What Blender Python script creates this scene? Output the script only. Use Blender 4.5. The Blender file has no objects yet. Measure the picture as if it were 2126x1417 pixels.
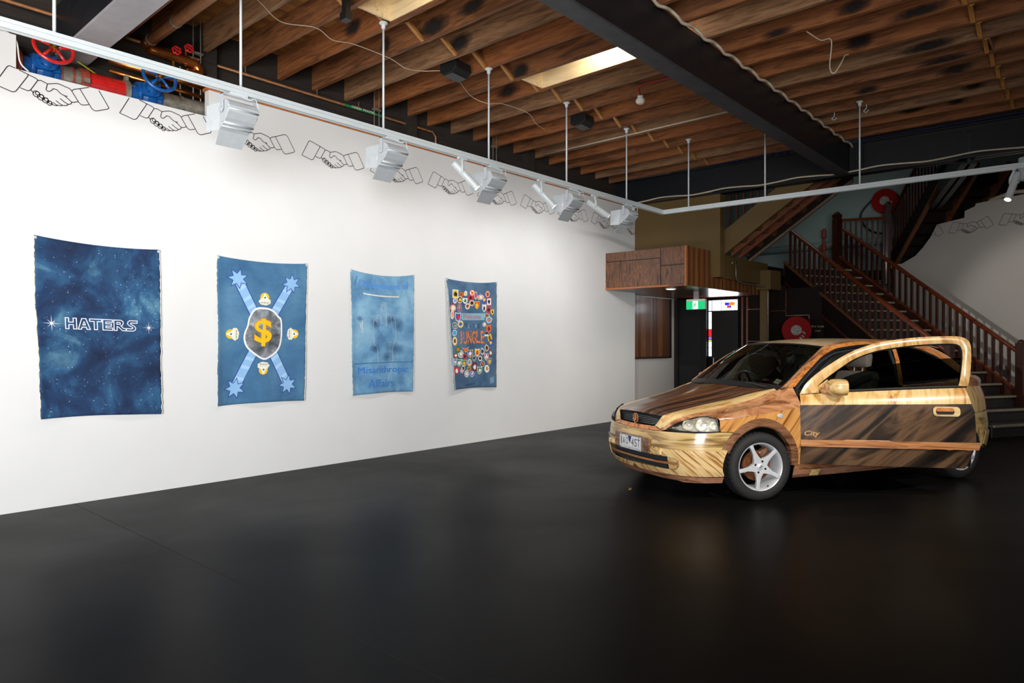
import bpy, bmesh, math, random
import numpy as np
from mathutils import Vector, Matrix
from mathutils.geometry import delaunay_2d_cdt
R = random.Random(7)
PI = math.pi
sc = bpy.context.scene
COL = sc.collection
# ---------------------------------------------------------------- camera
FPX, CX, CY, EYE = 1425.0, 1063.0, 713.0, 1.40
HD = math.atan2(1264, 1425)                    # heading of the lens, measured from the gallery wall (+X)
cam_d = bpy.data.cameras.new('camera'); cam = bpy.data.objects.new('camera', cam_d); COL.objects.link(cam)
cam.location = (0, 0, EYE); cam.rotation_euler = (PI/2, 0, HD - PI/2)
cam_d.sensor_width = 36; cam_d.lens = FPX/2126*36; cam_d.shift_y = (CY-708.5)/2126; cam_d.clip_end = 200
sc.camera = cam
# ---------------------------------------------------------------- world, big lights, exposure
world = bpy.data.worlds.new('world'); sc.world = world; world.use_nodes = True
world.node_tree.nodes['Background'].inputs[0].default_value = (0.80, 0.88, 1.0, 1)
world.node_tree.nodes['Background'].inputs[1].default_value = 0.03
sc.view_settings.view_transform = 'Standard'; sc.view_settings.look = 'None'
sc.view_settings.exposure = 0.0; sc.view_settings.gamma = 1.0; sc.view_settings.use_curve_mapping = False
def area_light(name, loc, target, size, power, color=(1, 1, 1), sy=None, spread=PI):
    l = bpy.data.lights.new(name, 'AREA'); l.energy = power; l.color = color; l.size = size; l.spread = spread
    if sy: l.shape = 'RECTANGLE'; l.size_y = sy
    o = bpy.data.objects.new(name, l); COL.objects.link(o); o.location = loc
    o.rotation_euler = (Vector(target)-Vector(loc)).to_track_quat('-Z', 'Y').to_euler()
    return o
def spot_light(name, loc, target, power, angle, blend=0.5, color=(1, 1, 1), radius=0.03):
    l = bpy.data.lights.new(name, 'SPOT'); l.energy = power; l.color = color; l.spot_size = math.radians(angle)
    l.spot_blend = blend; l.shadow_soft_size = radius
    o = bpy.data.objects.new(name, l); COL.objects.link(o); o.location = loc
    o.rotation_euler = (Vector(target)-Vector(loc)).to_track_quat('-Z', 'Y').to_euler()
    return o
# broad unseen fill added behind the photographer to even out wall and car
area_light('camera_side_fill_light', (-4.2, -2.6, 1.7), (2.2, 6.0, 1.5), 5.0, 400, (0.985, 0.995, 1.0), 3.0, math.radians(88))
# unseen upward fill added at floor level to brighten joists and lining boards
area_light('ceiling_fill_light', (-1.6, 2.6, 0.06), (1.6, 4.8, 4.6), 3.4, 190, (1.0, 0.95, 0.88), 2.4, math.radians(110))
# added spots out of view, for the car, the stair wall and the doorway end
spot_light('added_spot_light', (2.3, -0.6, 3.9), (6.6, 2.9, 0.8), 600, 50, 0.8, (1.0, 0.93, 0.83), 0.06)
spot_light('added_spot_light', (5.0, -1.8, 3.9), (7.3, 2.2, 0.9), 480, 46, 0.8, (1.0, 0.94, 0.86), 0.06)
spot_light('added_spot_light', (9.3, -0.9, 3.9), (14.2, 0.6, 1.8), 170, 64, 0.9, (1.0, 0.92, 0.82), 0.05)
spot_light('added_spot_light', (5.4, -1.8, 3.9), (10.7, 6.86, 1.4), 620, 30, 0.9, (1.0, 0.96, 0.92), 0.05)
# ---------------------------------------------------------------- helpers: maths
cA, sA = math.cos(HD), math.sin(HD)
def DR(d, r): return (cA*d+sA*r, sA*d-cA*r)
def catmull(pts, n, closed=False):
    P = [np.array(p, float) for p in pts]; m = len(P); out = []
    if closed: seg = m
    else: seg = m-1
    for k in range(n + (0 if closed else 1)):
        t = k*seg/n; i = min(int(t), seg-1); f = t-i
        g = (lambda j: P[j % m]) if closed else (lambda j: P[j] if 0 <= j < m else (2*P[0]-P[1] if j < 0 else 2*P[-1]-P[-2]))
        p0, p1, p2, p3 = g(i-1), g(i), g(i+1), g(i+2)
        out.append(0.5*((2*p1)+(-p0+p2)*f+(2*p0-5*p1+4*p2-p3)*f*f+(-p0+3*p1-3*p2+p3)*f**3))
    return out
def resample(pts, n):
    P = np.array(pts, float); d = np.r_[0, np.cumsum(np.linalg.norm(np.diff(P, axis=0), axis=1))]
    t = np.linspace(0, d[-1], n)
    return np.stack([np.interp(t, d, P[:, k]) for k in range(P.shape[1])], 1)
def smooth(pts, n): return resample(catmull(pts, max(60, n*3)), n)
def inpoly(x, y, poly):
    c = False; n = len(poly); j = n-1
    for i in range(n):
        xi, yi = poly[i]; xj, yj = poly[j]
        if (yi > y) != (yj > y) and x < (xj-xi)*(y-yi)/(yj-yi)+xi: c = not c
        j = i
    return c
def densify(poly, sp):
    out = []; n = len(poly)
    for i in range(n):
        a = poly[i]; b = poly[(i+1) % n]; L = math.hypot(b[0]-a[0], b[1]-a[1]); k = max(1, int(math.ceil(L/sp)))
        out += [(a[0]+(b[0]-a[0])*j/k, a[1]+(b[1]-a[1])*j/k) for j in range(k)]
    return out
def cdt(outer, holes=(), sp=0.05):
    """triangulate a 2D polygon with holes and an inner grid of points"""
    V = []; E = []; rings = [densify(outer, sp)]+[densify(h, sp) for h in holes]
    for r in rings:
        b = len(V); V += r; E += [(b+i, b+(i+1) % len(r)) for i in range(len(r))]
    bd = np.array(V); xs = bd[:, 0]; ys = bd[:, 1]
    gx = np.arange(xs.min()+sp*0.5, xs.max(), sp); gy = np.arange(ys.min()+sp*0.5, ys.max(), sp)
    for x in gx:
        for y in gy:
            if not inpoly(x, y, rings[0]) or any(inpoly(x, y, h) for h in rings[1:]): continue
            if np.min((bd[:, 0]-x)**2+(bd[:, 1]-y)**2) < (0.35*sp)**2: continue
            V.append((float(x), float(y)))
    r = delaunay_2d_cdt([Vector(v) for v in V], E, [], 0, 1e-6)
    vs = [(v.x, v.y) for v in r[0]]; fs = []
    for f in r[2]:
        mx = sum(vs[i][0] for i in f)/3; my = sum(vs[i][1] for i in f)/3
        if inpoly(mx, my, rings[0]) and not any(inpoly(mx, my, h) for h in rings[1:]):
            a, b, c = [vs[i] for i in f]
            f = list(f)
            if (b[0]-a[0])*(c[1]-a[1])-(b[1]-a[1])*(c[0]-a[0]) < 0: f.reverse()
            fs.append(tuple(f))
    return vs, fs
def circle2(cx, cy, r, n=24, ry=None, a0=0.0):
    return [(cx+r*math.cos(a0+2*PI*i/n), cy+(ry or r)*math.sin(a0+2*PI*i/n)) for i in range(n)]
def rect2(x0, y0, x1, y1): return [(x0, y0), (x1, y0), (x1, y1), (x0, y1)]
def rrect2(x0, y0, x1, y1, r, k=5):
    out = []
    for (cx, cy, a) in ((x1-r, y0+r, -PI/2), (x1-r, y1-r, 0), (x0+r, y1-r, PI/2), (x0+r, y0+r, PI)):
        out += [(cx+r*math.cos(a+PI/2*i/k), cy+r*math.sin(a+PI/2*i/k)) for i in range(k+1)]
    return out
# ---------------------------------------------------------------- helpers: meshes
class MB:
    def __init__(s): s.v = []; s.f = []
    def add(s, vs, fs):
        b = len(s.v); s.v += [tuple(map(float, v)) for v in vs]; s.f += [tuple(b+i for i in f) for f in fs]; return s
    def box(s, x0, y0, z0, x1, y1, z1, M=None):
        vs = [(x, y, z) for x in (x0, x1) for y in (y0, y1) for z in (z0, z1)]
        if M is not None: vs = [M @ Vector(v) for v in vs]
        return s.add(vs, [(0, 1, 3, 2), (4, 6, 7, 5), (0, 4, 5, 1), (2, 3, 7, 6), (0, 2, 6, 4), (1, 5, 7, 3)])
    def cbox(s, c, size, M=None):
        a, b, e = [q/2 for q in size]; T = Matrix.Translation(c)
        if M is not None: T = T @ M
        return s.box(-a, -b, -e, a, b, e, T)
    def tube(s, pts, r, n=8, cap=True, closed=False):
        P = [Vector(p) for p in pts]; m = len(P); rad = r if isinstance(r, (list, tuple)) else [r]*m
        up = None; rings = []
        for i in range(m):
            if closed: t = (P[(i+1) % m]-P[i-1])
            else: t = P[min(i+1, m-1)]-P[max(i-1, 0)]
            t.normalize()
            if up is None:
                up = Vector((0, 0, 1)) if abs(t.z) < 0.9 else Vector((1, 0, 0))
            u = t.cross(up)
            if u.length < 1e-4: u = t.cross(Vector((1, 0, 0)) if abs(t.x) < .9 else Vector((0, 1, 0)))
            u.normalize(); w = u.cross(t); up = w
            rings.append([P[i]+(u*math.cos(2*PI*k/n)+w*math.sin(2*PI*k/n))*rad[i] for k in range(n)])
        vs = [v for r_ in rings for v in r_]; fs = []
        for i in range(m if closed else m-1):
            j = (i+1) % m
            for k in range(n):
                q = (k+1) % n; fs.append((i*n+k, i*n+q, j*n+q, j*n+k))
        if cap and not closed: fs += [tuple(range(n))[::-1], tuple((m-1)*n+k for k in range(n))]
        return s.add(vs, fs)
    def lathe(s, prof, n=24, M=None, cap=True):
        """profile of (radius, height) turned about local Z"""
        vs = []; fs = []; m = len(prof)
        for (r, h) in prof:
            for k in range(n):
                v = Vector((r*math.cos(2*PI*k/n), r*math.sin(2*PI*k/n), h)); vs.append(M @ v if M is not None else v)
        for i in range(m-1):
            for k in range(n):
                q = (k+1) % n; fs.append((i*n+k, i*n+q, (i+1)*n+q, (i+1)*n+k))
        if cap: fs += [tuple(range(n))[::-1], tuple((m-1)*n+k for k in range(n))]
        return s.add(vs, fs)
    def grid(s, G):
        n = len(G); m = len(G[0]); vs = [p for r_ in G for p in r_]
        return s.add(vs, [(i*m+j, i*m+j+1, (i+1)*m+j+1, (i+1)*m+j) for i in range(n-1) for j in range(m-1)])
    def prism(s, poly, fn0, fn1):
        """polygon extruded between two maps of its 2D points"""
        n = len(poly); vs = [fn0(*p) for p in poly]+[fn1(*p) for p in poly]
        return s.add(vs, [tuple(range(n))[::-1], tuple(range(n, 2*n))]+[(i, (i+1) % n, n+(i+1) % n, n+i) for i in range(n)])
    def build(s, name, m, parent=None, smooth=False, thick=0, mirror=False, bevel=0, sub=0):
        me = bpy.data.meshes.new(name); me.from_pydata(s.v, [], s.f); me.validate(); me.update()
        bm = bmesh.new(); bm.from_mesh(me); bmesh.ops.remove_doubles(bm, verts=bm.verts, dist=1e-5)
        bmesh.ops.recalc_face_normals(bm, faces=bm.faces) if not thick else None
        bm.to_mesh(me); bm.free()
        if smooth: me.polygons.foreach_set('use_smooth', [True]*len(me.polygons))
        return obj(name, me, m, parent, thick, bevel, sub, smooth)
def obj(name, me, m, parent=None, thick=0, bevel=0, sub=0, smooth=False):
    o = bpy.data.objects.new(name, me); COL.objects.link(o)
    for q in (m if isinstance(m, (list, tuple)) else [m]): me.materials.append(q)
    if parent is not None: o.parent = parent
    if sub: w = o.modifiers.new('subsurf', 'SUBSURF'); w.levels = w.render_levels = sub
    if thick: w = o.modifiers.new('solidify', 'SOLIDIFY'); w.thickness = abs(thick); w.offset = -1 if thick > 0 else 1
    if bevel: w = o.modifiers.new('bevel', 'BEVEL'); w.width = bevel; w.segments = 2; w.limit_method = 'ANGLE'
    return o
def tag(o, label, cat, group=None):
    o['label'] = label; o['category'] = cat
    if group: o['group'] = group
    return o
def thing(name, label, cat, loc=(0, 0, 0), rz=0.0, group=None):
    o = bpy.data.objects.new(name, None); COL.objects.link(o); o.location = loc; o.rotation_euler = (0, 0, rz)
    o.empty_display_size = 0.1
    return tag(o, label, cat, group)
def struct(o): o['kind'] = 'structure'; return o
def copy_tree(o, parent=None):
    c = o.copy(); COL.objects.link(c)
    if parent is not None: c.parent = parent
    for ch in list(o.children): copy_tree(ch, c)
    return c
def box(name, m, x0, y0, z0, x1, y1, z1, parent=None, bevel=0):
    return MB().box(x0, y0, z0, x1, y1, z1).build(name, m, parent, bevel=bevel)
def text_mesh(txt, size, bold=0.0, align='CENTER', shear=0.0, sx=1.0):
    c = bpy.data.curves.new('lettering', 'FONT'); c.body = txt; c.size = size; c.offset = bold; c.align_x = align; c.align_y = 'CENTER'
    c.shear = shear; c.resolution_u = 3
    o = bpy.data.objects.new('lettering', c); COL.objects.link(o)
    dg = bpy.context.evaluated_depsgraph_get(); me = bpy.data.meshes.new_from_object(o.evaluated_get(dg))
    vs = [(v.co.x*sx, v.co.y) for v in me.vertices]; fs = [tuple(p.vertices) for p in me.polygons]
    bpy.data.objects.remove(o); bpy.data.curves.remove(c); bpy.data.meshes.remove(me)
    return vs, fs
# ---------------------------------------------------------------- materials
def lin(h):
    """sRGB 0-255 triple to linear rgba"""
    return tuple((c/255/12.92 if c/255 <= 0.04045 else ((c/255+0.055)/1.055)**2.4) for c in h)+(1,)
class NT:
    def __init__(s, name):
        s.m = bpy.data.materials.new(name); s.m.use_nodes = True; s.t = s.m.node_tree; s.n = s.t.nodes; s.b = s.n['Principled BSDF']
    def link(s, a, b): s.t.links.new(a, b)
    uv = False
    def coords(s, scale=(1, 1, 1), rot=(0, 0, 0), loc=(0, 0, 0)):
        tc = s.n.new('ShaderNodeTexCoord'); v = tc.outputs['UV' if s.uv else 'Object']
        if any(rot) or any(loc):
            m0 = s.n.new('ShaderNodeMapping'); m0.inputs['Rotation'].default_value = rot; m0.inputs['Location'].default_value = loc
            s.link(v, m0.inputs['Vector']); v = m0.outputs['Vector']
        mp = s.n.new('ShaderNodeMapping'); mp.inputs['Scale'].default_value = scale
        s.link(v, mp.inputs['Vector']); return mp.outputs['Vector']
    def noise(s, vec, scale=5, detail=4, rough=0.5, dist=0.0):
        n = s.n.new('ShaderNodeTexNoise'); n.inputs['Scale'].default_value = scale; n.inputs['Detail'].default_value = detail
        n.inputs['Roughness'].default_value = rough; n.inputs['Distortion'].default_value = dist
        if vec is not None: s.link(vec, n.inputs['Vector'])
        return n.outputs['Fac']
    def ramp(s, fac, stops):
        r = s.n.new('ShaderNodeValToRGB'); e = r.color_ramp.elements
        while len(e) < len(stops): e.new(0.5)
        for i, (p, c) in enumerate(stops): e[i].position = p; e[i].color = c if len(c) == 4 else tuple(c)+(1,)
        s.link(fac, r.inputs['Fac']); return r.outputs['Color']
    def mix(s, a, b, fac, mode='MIX'):
        m = s.n.new('ShaderNodeMix'); m.data_type = 'RGBA'; m.blend_type = mode
        for k, v in ((6, a), (7, b), (0, fac)):
            if hasattr(v, 'links') or hasattr(v, 'is_linked'): s.link(v, m.inputs[k])
            else: m.inputs[k].default_value = v
        return m.outputs[2]
    def math(s, op, a, b=0.0):
        m = s.n.new('ShaderNodeMath'); m.operation = op
        for k, v in ((0, a), (1, b)):
            if hasattr(v, 'is_linked'): s.link(v, m.inputs[k])
            else: m.inputs[k].default_value = v
        return m.outputs[0]
    def bump(s, fac, strength=0.2, dist=0.02):
        b = s.n.new('ShaderNodeBump'); b.inputs['Strength'].default_value = strength; b.inputs['Distance'].default_value = dist
        s.link(fac, b.inputs['Height']); s.link(b.outputs['Normal'], s.b.inputs['Normal'])
    def set(s, **kw):
        for k, v in kw.items():
            i = s.b.inputs[k.replace('_', ' ')]
            if hasattr(v, 'is_linked'): s.link(v, i)
            else: i.default_value = v
        return s
def pm(name, c, rough=0.5, metal=0.0, var=0.12, scale=20, bump=0.0, coat=0.0, **kw):
    """plain paint, plastic or metal with a little procedural unevenness"""
    t = NT(name); c = lin(c); f = t.noise(t.coords(), scale, 3)
    d = tuple(q*(1-var) for q in c[:3])+(1,); l = tuple(min(1, q*(1+var*0.6)) for q in c[:3])+(1,)
    t.set(Base_Color=t.ramp(f, [(0.3, d), (0.7, l)]), Metallic=metal, Roughness=rough, Coat_Weight=coat, Coat_Roughness=0.08)
    if bump: t.bump(f, bump, 0.01)
    for k, v in kw.items(): t.set(**{k: v})
    return t.m
def wood(name, stops, grain=(1, 12, 12), rot=(0, 0, 0), scale=3.0, dist=1.2, rough=0.35, coat=0.6, fine=0.25, loc=(0, 0, 0), bump=0.0, uv=False):
    """wood grain: noise stretched along the local x of the mapping, with fine fibres"""
    t = NT(name); t.uv = uv; v = t.coords(grain, rot, loc)
    a = t.noise(v, scale, 5, 0.55, dist); b = t.noise(t.coords(tuple(g*4 for g in grain), rot), scale, 3, 0.6, 0.3)
    c = t.ramp(a, [(p, lin(q)) for p, q in stops])
    dk = t.mix((1, 1, 1, 1), t.ramp(b, [(0.3, (0.55, 0.5, 0.45, 1)), (0.65, (1, 1, 1, 1))]), fine)
    c = t.mix(c, dk, 1.0, 'MULTIPLY')
    t.set(Base_Color=c, Roughness=rough, Coat_Weight=coat, Coat_Roughness=0.12)
    if bump: t.bump(a, bump, 0.01)
    return t.m
def emit(name, c, strength):
    t = NT(name); cc = lin(c); f = t.noise(t.coords(), 30, 2)
    t.set(Base_Color=(0, 0, 0, 1), Emission_Color=t.ramp(f, [(0.2, tuple(q*0.95 for q in cc[:3])+(1,)), (0.8, cc)]), Emission_Strength=strength)
    return t.m
def glass(name, c, rough=0.02, alpha_mix=0.75):
    """thin pane: mostly see-through, glossy at grazing angles"""
    t = NT(name); n = t.n; out = n['Material Output']; n.remove(t.b)
    tr = n.new('ShaderNodeBsdfTransparent'); gl = n.new('ShaderNodeBsdfGlossy'); gl.inputs['Roughness'].default_value = rough
    fr = n.new('ShaderNodeFresnel'); fr.inputs['IOR'].default_value = 1.5; mx = n.new('ShaderNodeMixShader')
    f = t.noise(t.coords(), 3, 2); cc = lin(c); t.link(t.ramp(f, [(0.3, tuple(q*0.96 for q in cc[:3])+(1,)), (0.7, cc)]), tr.inputs['Color'])
    t.link(fr.outputs[0], mx.inputs[0]); t.link(tr.outputs[0], mx.inputs[1]); t.link(gl.outputs[0], mx.inputs[2]); t.link(mx.outputs[0], out.inputs['Surface'])
    return t.m
M = {}
def wall_paint(name, c, rough=0.6):
    t = NT(name); f = t.noise(t.coords(), 1.3, 5, 0.6); g = t.noise(t.coords(), 220, 2); cc = lin(c)
    t.set(Base_Color=t.ramp(f, [(0.3, tuple(q*0.95 for q in cc[:3])+(1,)), (0.7, cc)]), Roughness=rough); t.bump(g, 0.05, 0.002); return t.m
M['white_wall'] = wall_paint('white_wall_paint', (224, 224, 223))
M['grey_wall'] = wall_paint('warm_white_wall_paint', (214, 209, 203))
M['olive'] = wall_paint('olive_paint', (104, 82, 42), 0.5)
M['teal'] = wall_paint('pale_green_grey_paint', (140, 158, 154), 0.6)
def floor_mat():
    t = NT('black_painted_concrete'); v = t.coords()
    a = t.noise(v, 0.7, 6, 0.6, 0.4); b = t.noise(v, 9, 8, 0.7, 0.8); c = t.noise(t.coords((1, 6, 1), (0, 0, 0.5)), 14, 6, 0.7, 1.5)
    base = t.ramp(a, [(0.3, lin((16, 16, 17))), (0.7, lin((25, 25, 25)))])
    sc_ = t.ramp(b, [(0.62, (0, 0, 0, 1)), (0.85, (1, 1, 1, 1))])
    base = t.mix(base, lin((78, 78, 76)), t.math('MULTIPLY', sc_, 0.16))
    sw = t.ramp(c, [(0.70, (0, 0, 0, 1)), (0.80, (1, 1, 1, 1))])
    base = t.mix(base, lin((100, 98, 94)), t.math('MULTIPLY', sw, 0.10))
    ro = t.ramp(a, [(0.3, (0.30,)*3+(1,)), (0.7, (0.42,)*3+(1,))])
    ro = t.mix(ro, (0.55, 0.55, 0.55, 1), t.math('MULTIPLY', sc_, 0.5))
    t.set(Base_Color=base, Roughness=ro, Specular_IOR_Level=0.035); t.bump(b, 0.10, 0.004); return t.m
M['floor'] = floor_mat()
M['joist'] = wood('old_oregon_joist', [(0.28, (66, 39, 21)), (0.45, (112, 68, 37)), (0.58, (142, 90, 50)), (0.75, (94, 56, 31))], (14, 1.2, 14), scale=1.6, rough=0.7, coat=0, fine=0.5, bump=0.1)
M['joist_b'] = wood('old_oregon_joist_grey', [(0.28, (84, 56, 36)), (0.45, (128, 92, 62)), (0.6, (150, 112, 78)), (0.75, (110, 76, 48))], (14, 1.2, 14), scale=1.6, rough=0.7, coat=0, fine=0.5, bump=0.1)
M['joist_c'] = wood('old_oregon_joist_red', [(0.28, (76, 42, 20)), (0.45, (130, 76, 38)), (0.6, (154, 94, 48)), (0.75, (94, 54, 27))], (14, 1.2, 14), scale=1.6, rough=0.7, coat=0, fine=0.5, bump=0.1)
M['char'] = pm('charred_timber', (24, 20, 18), 0.9, var=0.5, scale=60, bump=0.6)
M['deck'] = wood('ceiling_lining_board', [(0.3, (138, 88, 36)), (0.5, (176, 122, 58)), (0.7, (150, 98, 44))], (1.2, 14, 14), scale=1.5, rough=0.6, coat=0.1, fine=0.4)
M['deck2'] = wood('ceiling_lining_board_dark', [(0.3, (112, 68, 28)), (0.5, (150, 100, 46)), (0.7, (128, 80, 36))], (1.2, 14, 14), scale=1.5, rough=0.6, coat=0.1, fine=0.4)
M['pale_pine'] = wood('new_pine_lining', [(0.3, (214, 186, 138)), (0.5, (238, 216, 172)), (0.7, (224, 198, 150))], (14, 1.2, 14), scale=1.4, rough=0.6, coat=0, fine=0.2)
M['darkwall'] = wood('tarred_board_wall', [(0.3, (20, 17, 14)), (0.5, (44, 36, 29)), (0.7, (28, 23, 19))], (1.0, 10, 16), scale=1.3, rough=0.75, coat=0, fine=0.6, bump=0.25)
M['steel'] = pm('black_painted_steel', (24, 26, 31), 0.42, var=0.25, scale=8)
M['steel_underlit'] = pm('underlit_dark_steel', (62, 62, 66), 0.5, var=0.3, scale=7)
M['steel_grey'] = pm('grey_steel_and_lit_flange', (150, 146, 150), 0.55, var=0.1, scale=6)
M['white_metal'] = pm('white_powder_coat', (204, 212, 215), 0.38, var=0.03)
M['silver'] = pm('silver_lamp_casting', (198, 204, 209), 0.4, 0.2, var=0.05)
M['copper'] = pm('copper_pipe', (196, 122, 62), 0.28, 0.95, var=0.35, scale=14)
M['copper_dull'] = pm('dull_copper_pipe', (158, 108, 70), 0.5, 0.5, var=0.3, scale=14)
M['red_paint'] = pm('red_enamel', (196, 32, 30), 0.25, var=0.15, scale=25, coat=0.4)
M['red_oxide'] = pm('red_oxide_paint', (150, 62, 42), 0.5, var=0.2, scale=25)
M['blue_paint'] = pm('blue_enamel', (18, 82, 150), 0.3, var=0.25, scale=25, coat=0.4)
M['galv'] = pm('galvanised_pipe', (150, 144, 132), 0.45, 0.6, var=0.3, scale=18)
M['brass'] = pm('brass_spindle', (150, 118, 66), 0.35, 0.9, var=0.2)
M['white_plastic'] = pm('white_plastic', (224, 220, 210), 0.5, var=0.04)
M['cream_cable'] = pm('cream_cable', (206, 192, 170), 0.6, var=0.08)
M['black'] = pm('black_plastic', (20, 20, 21), 0.5, var=0.2)
M['ink'] = pm('black_line_vinyl', (34, 27, 27), 0.6, var=0.1)
M['red_cable'] = pm('red_cable', (150, 34, 36), 0.5)
M['blue_cable'] = pm('blue_cable', (26, 34, 120), 0.5)
M['mahogany'] = wood('dark_mahogany', [(0.3, (40, 16, 9)), (0.5, (74, 32, 18)), (0.7, (54, 22, 12))], (10, 10, 1.5), scale=2, rough=0.4, coat=0.12, fine=0.35)
M['mahogany_rail'] = wood('polished_mahogany_rail', [(0.3, (86, 34, 14)), (0.5, (128, 58, 26)), (0.7, (98, 42, 18))], (2, 2, 10), scale=2, rough=0.22, coat=0.8, fine=0.3)
M['stair_dark'] = wood('dark_stair_panelling', [(0.3, (15, 10, 7)), (0.5, (30, 19, 12)), (0.7, (21, 13, 9))], (10, 10, 1.5), scale=2, rough=0.65, coat=0.0, fine=0.4)
M['stair_dark'].node_tree.nodes['Principled BSDF'].inputs['Specular IOR Level'].default_value = 0.2
M['rough_timber'] = wood('raw_stair_timber', [(0.3, (82, 44, 22)), (0.5, (128, 76, 40)), (0.7, (98, 56, 30))], (3, 3, 10), scale=2, rough=0.6, coat=0.1, fine=0.5)
M['tread'] = pm('dark_vinyl_tread', (52, 52, 50), 0.55, var=0.25, scale=12)
M['nosing'] = pm('worn_cream_nosing', (176, 166, 142), 0.55, var=0.15, scale=14)
M['veneer'] = wood('worn_veneer_panel', [(0.34, (60, 40, 28)), (0.44, (92, 62, 44)), (0.51, (140, 90, 56)), (0.55, (84, 56, 40)), (0.66, (112, 74, 50))], (7, 7, 0.9), scale=1.6, dist=2.6, rough=0.35, coat=0.3, fine=0.4)
M['slat'] = wood('varnished_lining_board', [(0.3, (88, 50, 18)), (0.5, (138, 84, 36)), (0.7, (108, 64, 26))], (14, 14, 1.0), scale=2, rough=0.5, coat=0.1, fine=0.5)
M['slat_dark'] = wood('varnished_lining_board_dark', [(0.3, (58, 30, 12)), (0.5, (100, 56, 24)), (0.7, (72, 40, 18))], (14, 14, 1.0), scale=2, rough=0.5, coat=0.1, fine=0.5)
M['soffit'] = wood('glossy_timber_soffit', [(0.3, (76, 40, 17)), (0.5, (124, 72, 34)), (0.7, (96, 54, 25))], (1.0, 14, 14), scale=2, rough=0.3, coat=0.35, fine=0.5)
M['edge_timber'] = pm('orange_timber_edge', (176, 106, 56), 0.4, var=0.15)
# ================================================================ THE ROOM
ZJ, ZD = 4.45, 4.73                      # underside of joists, underside of lining boards
YW, YO = 6.86, 7.28                      # gallery wall, old outer wall behind it
def BX(x0, Y): return x0+0.05*(YW-Y)     # the back of the room is a few degrees out of square
struct(box('floor', M['floor'], -7, -8, -0.12, 18, 9, 0.0))
struct_joint = box('control_joint', M['char'], 1.9475, -7, -0.001, 1.9525, YW, 0.0006, bpy.data.objects['floor'])
# gallery wall with the notch cut for the sprinkler valves
prof = [(-5, 0), (11.23, 0), (11.23, 3.95), (3.14, 3.95), (3.14, 3.68), (1.53, 3.68), (1.53, 3.96), (-5, 3.96)]
wl = struct(MB().prism(prof, lambda x, z: (x, YW, z), lambda x, z: (x, YW+0.09, z)).build('wall_left', M['white_wall']))
MB().box(3.13, YW+0.004, 3.952, 11.2, YW+0.12, 3.985).build('top_plate', M['edge_timber'], wl)
# hand-drawn frieze of handshakes: one drawing is a set of thin ribbons
HS = {
 'cuffR': [(.321, .131), (.432, .179), (.456, .173), (.469, .162), (.553, .022), (.547, .009), (.45, -.033), (.432, -.032), (.416, -.021), (.321, .131)],
 'wristR': [(.321, .131), (.277, .113), (.263, .1), (.259, .093), (.31, .013), (.325, -.003), (.343, -.008), (.392, .009)],
 'handtop': [(.007, .113), (.03, .12), (.047, .115), (.078, .104), (.145, .127), (.168, .127), (.215, .116), (.241, .111), (.259, .095)],
 'thumb': [(.078, .104), (.071, .072), (.067, .055), (.075, .044), (.09, .043), (.104, .053), (.122, .076), (.148, .073), (.174, .049), (.197, .039), (.227, .037)],
 'f1': [(.206, .037), (.259, -.004), (.274, -.002), (.307, .012)],
 'f2': [(.171, .005), (.203, -.018), (.235, -.031), (.253, -.021), (.259, -.009), (.256, -.002)],
 'f3': [(.139, -.021), (.174, -.044), (.197, -.05), (.221, -.043), (.233, -.03)],
 'f4': [(.117, -.043), (.145, -.058), (.177, -.058), (.188, -.05)],
 'f5': [(.104, -.057), (.127, -.066), (.153, -.063)],
 'wristL': [(-.067, .146), (-.011, .129), (.003, .122), (.007, .113), (-.04, .026), (-.052, .011), (-.066, .007), (-.118, .018)],
 'palm': [(-.04, .021), (-.035, .011), (-.018, .002)],
 'cuffL': [(-.141, .168), (-.188, .179), (-.202, .172), (-.21, .159), (-.292, -.002), (-.282, -.004), (-.173, -.032), (-.154, -.026), (-.144, -.016), (-.063, .13), (-.06, .14), (-.067, .146), (-.141, .168)]}
for i, (cx, cy, r) in enumerate([(-.002, -.003, .025), (.029, -.023, .0235), (.063, -.04, .022), (.093, -.056, .0185), (.005, .004, .0145), (.036, -.013, .0145), (.069, -.032, .0145), (.098, -.049, .0115)]):
    c = circle2(cx, cy, r, 20); HS['ring%d' % i] = c+[c[0]]
HSW = 0.0036
def ribbon(mb, pts, w, fn):
    """flat line of half width w through 2D points"""
    P = [np.array(p, float) for p in pts]; n = len(P); L = []; Rr = []
    closed = np.linalg.norm(P[0]-P[-1]) < 1e-6
    for i in range(n):
        a = P[i-1] if i else (P[-2] if closed else P[0]); b = P[i+1] if i < n-1 else (P[1] if closed else P[-1])
        t1 = P[i]-a; t2 = b-P[i]
        t1 = t1/np.linalg.norm(t1) if np.linalg.norm(t1) > 1e-9 else t2/np.linalg.norm(t2)
        t2 = t2/np.linalg.norm(t2) if np.linalg.norm(t2) > 1e-9 else t1
        t = t1+t2; t = t/np.linalg.norm(t) if np.linalg.norm(t) > 1e-6 else t1
        nn = np.array([-t[1], t[0]]); k = 1/max(0.5, abs(nn @ np.array([-t1[1], t1[0]])))
        L.append(P[i]+nn*w*k); Rr.append(P[i]-nn*w*k)
    vs = [fn(*p) for p in L]+[fn(*p) for p in Rr]
    mb.add(vs, [(i, i+1, n+i+1, n+i) for i in range(n-1)])
def clip_fn(seg, ok):
    out = []; cur = []
    for p in resample(seg, max(3, int(len(seg)*6))):
        if ok(p): cur.append(p)
        else:
            if len(cur) > 1: out.append(cur)
            cur = []
    if len(cur) > 1: out.append(cur)
    return out
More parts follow.
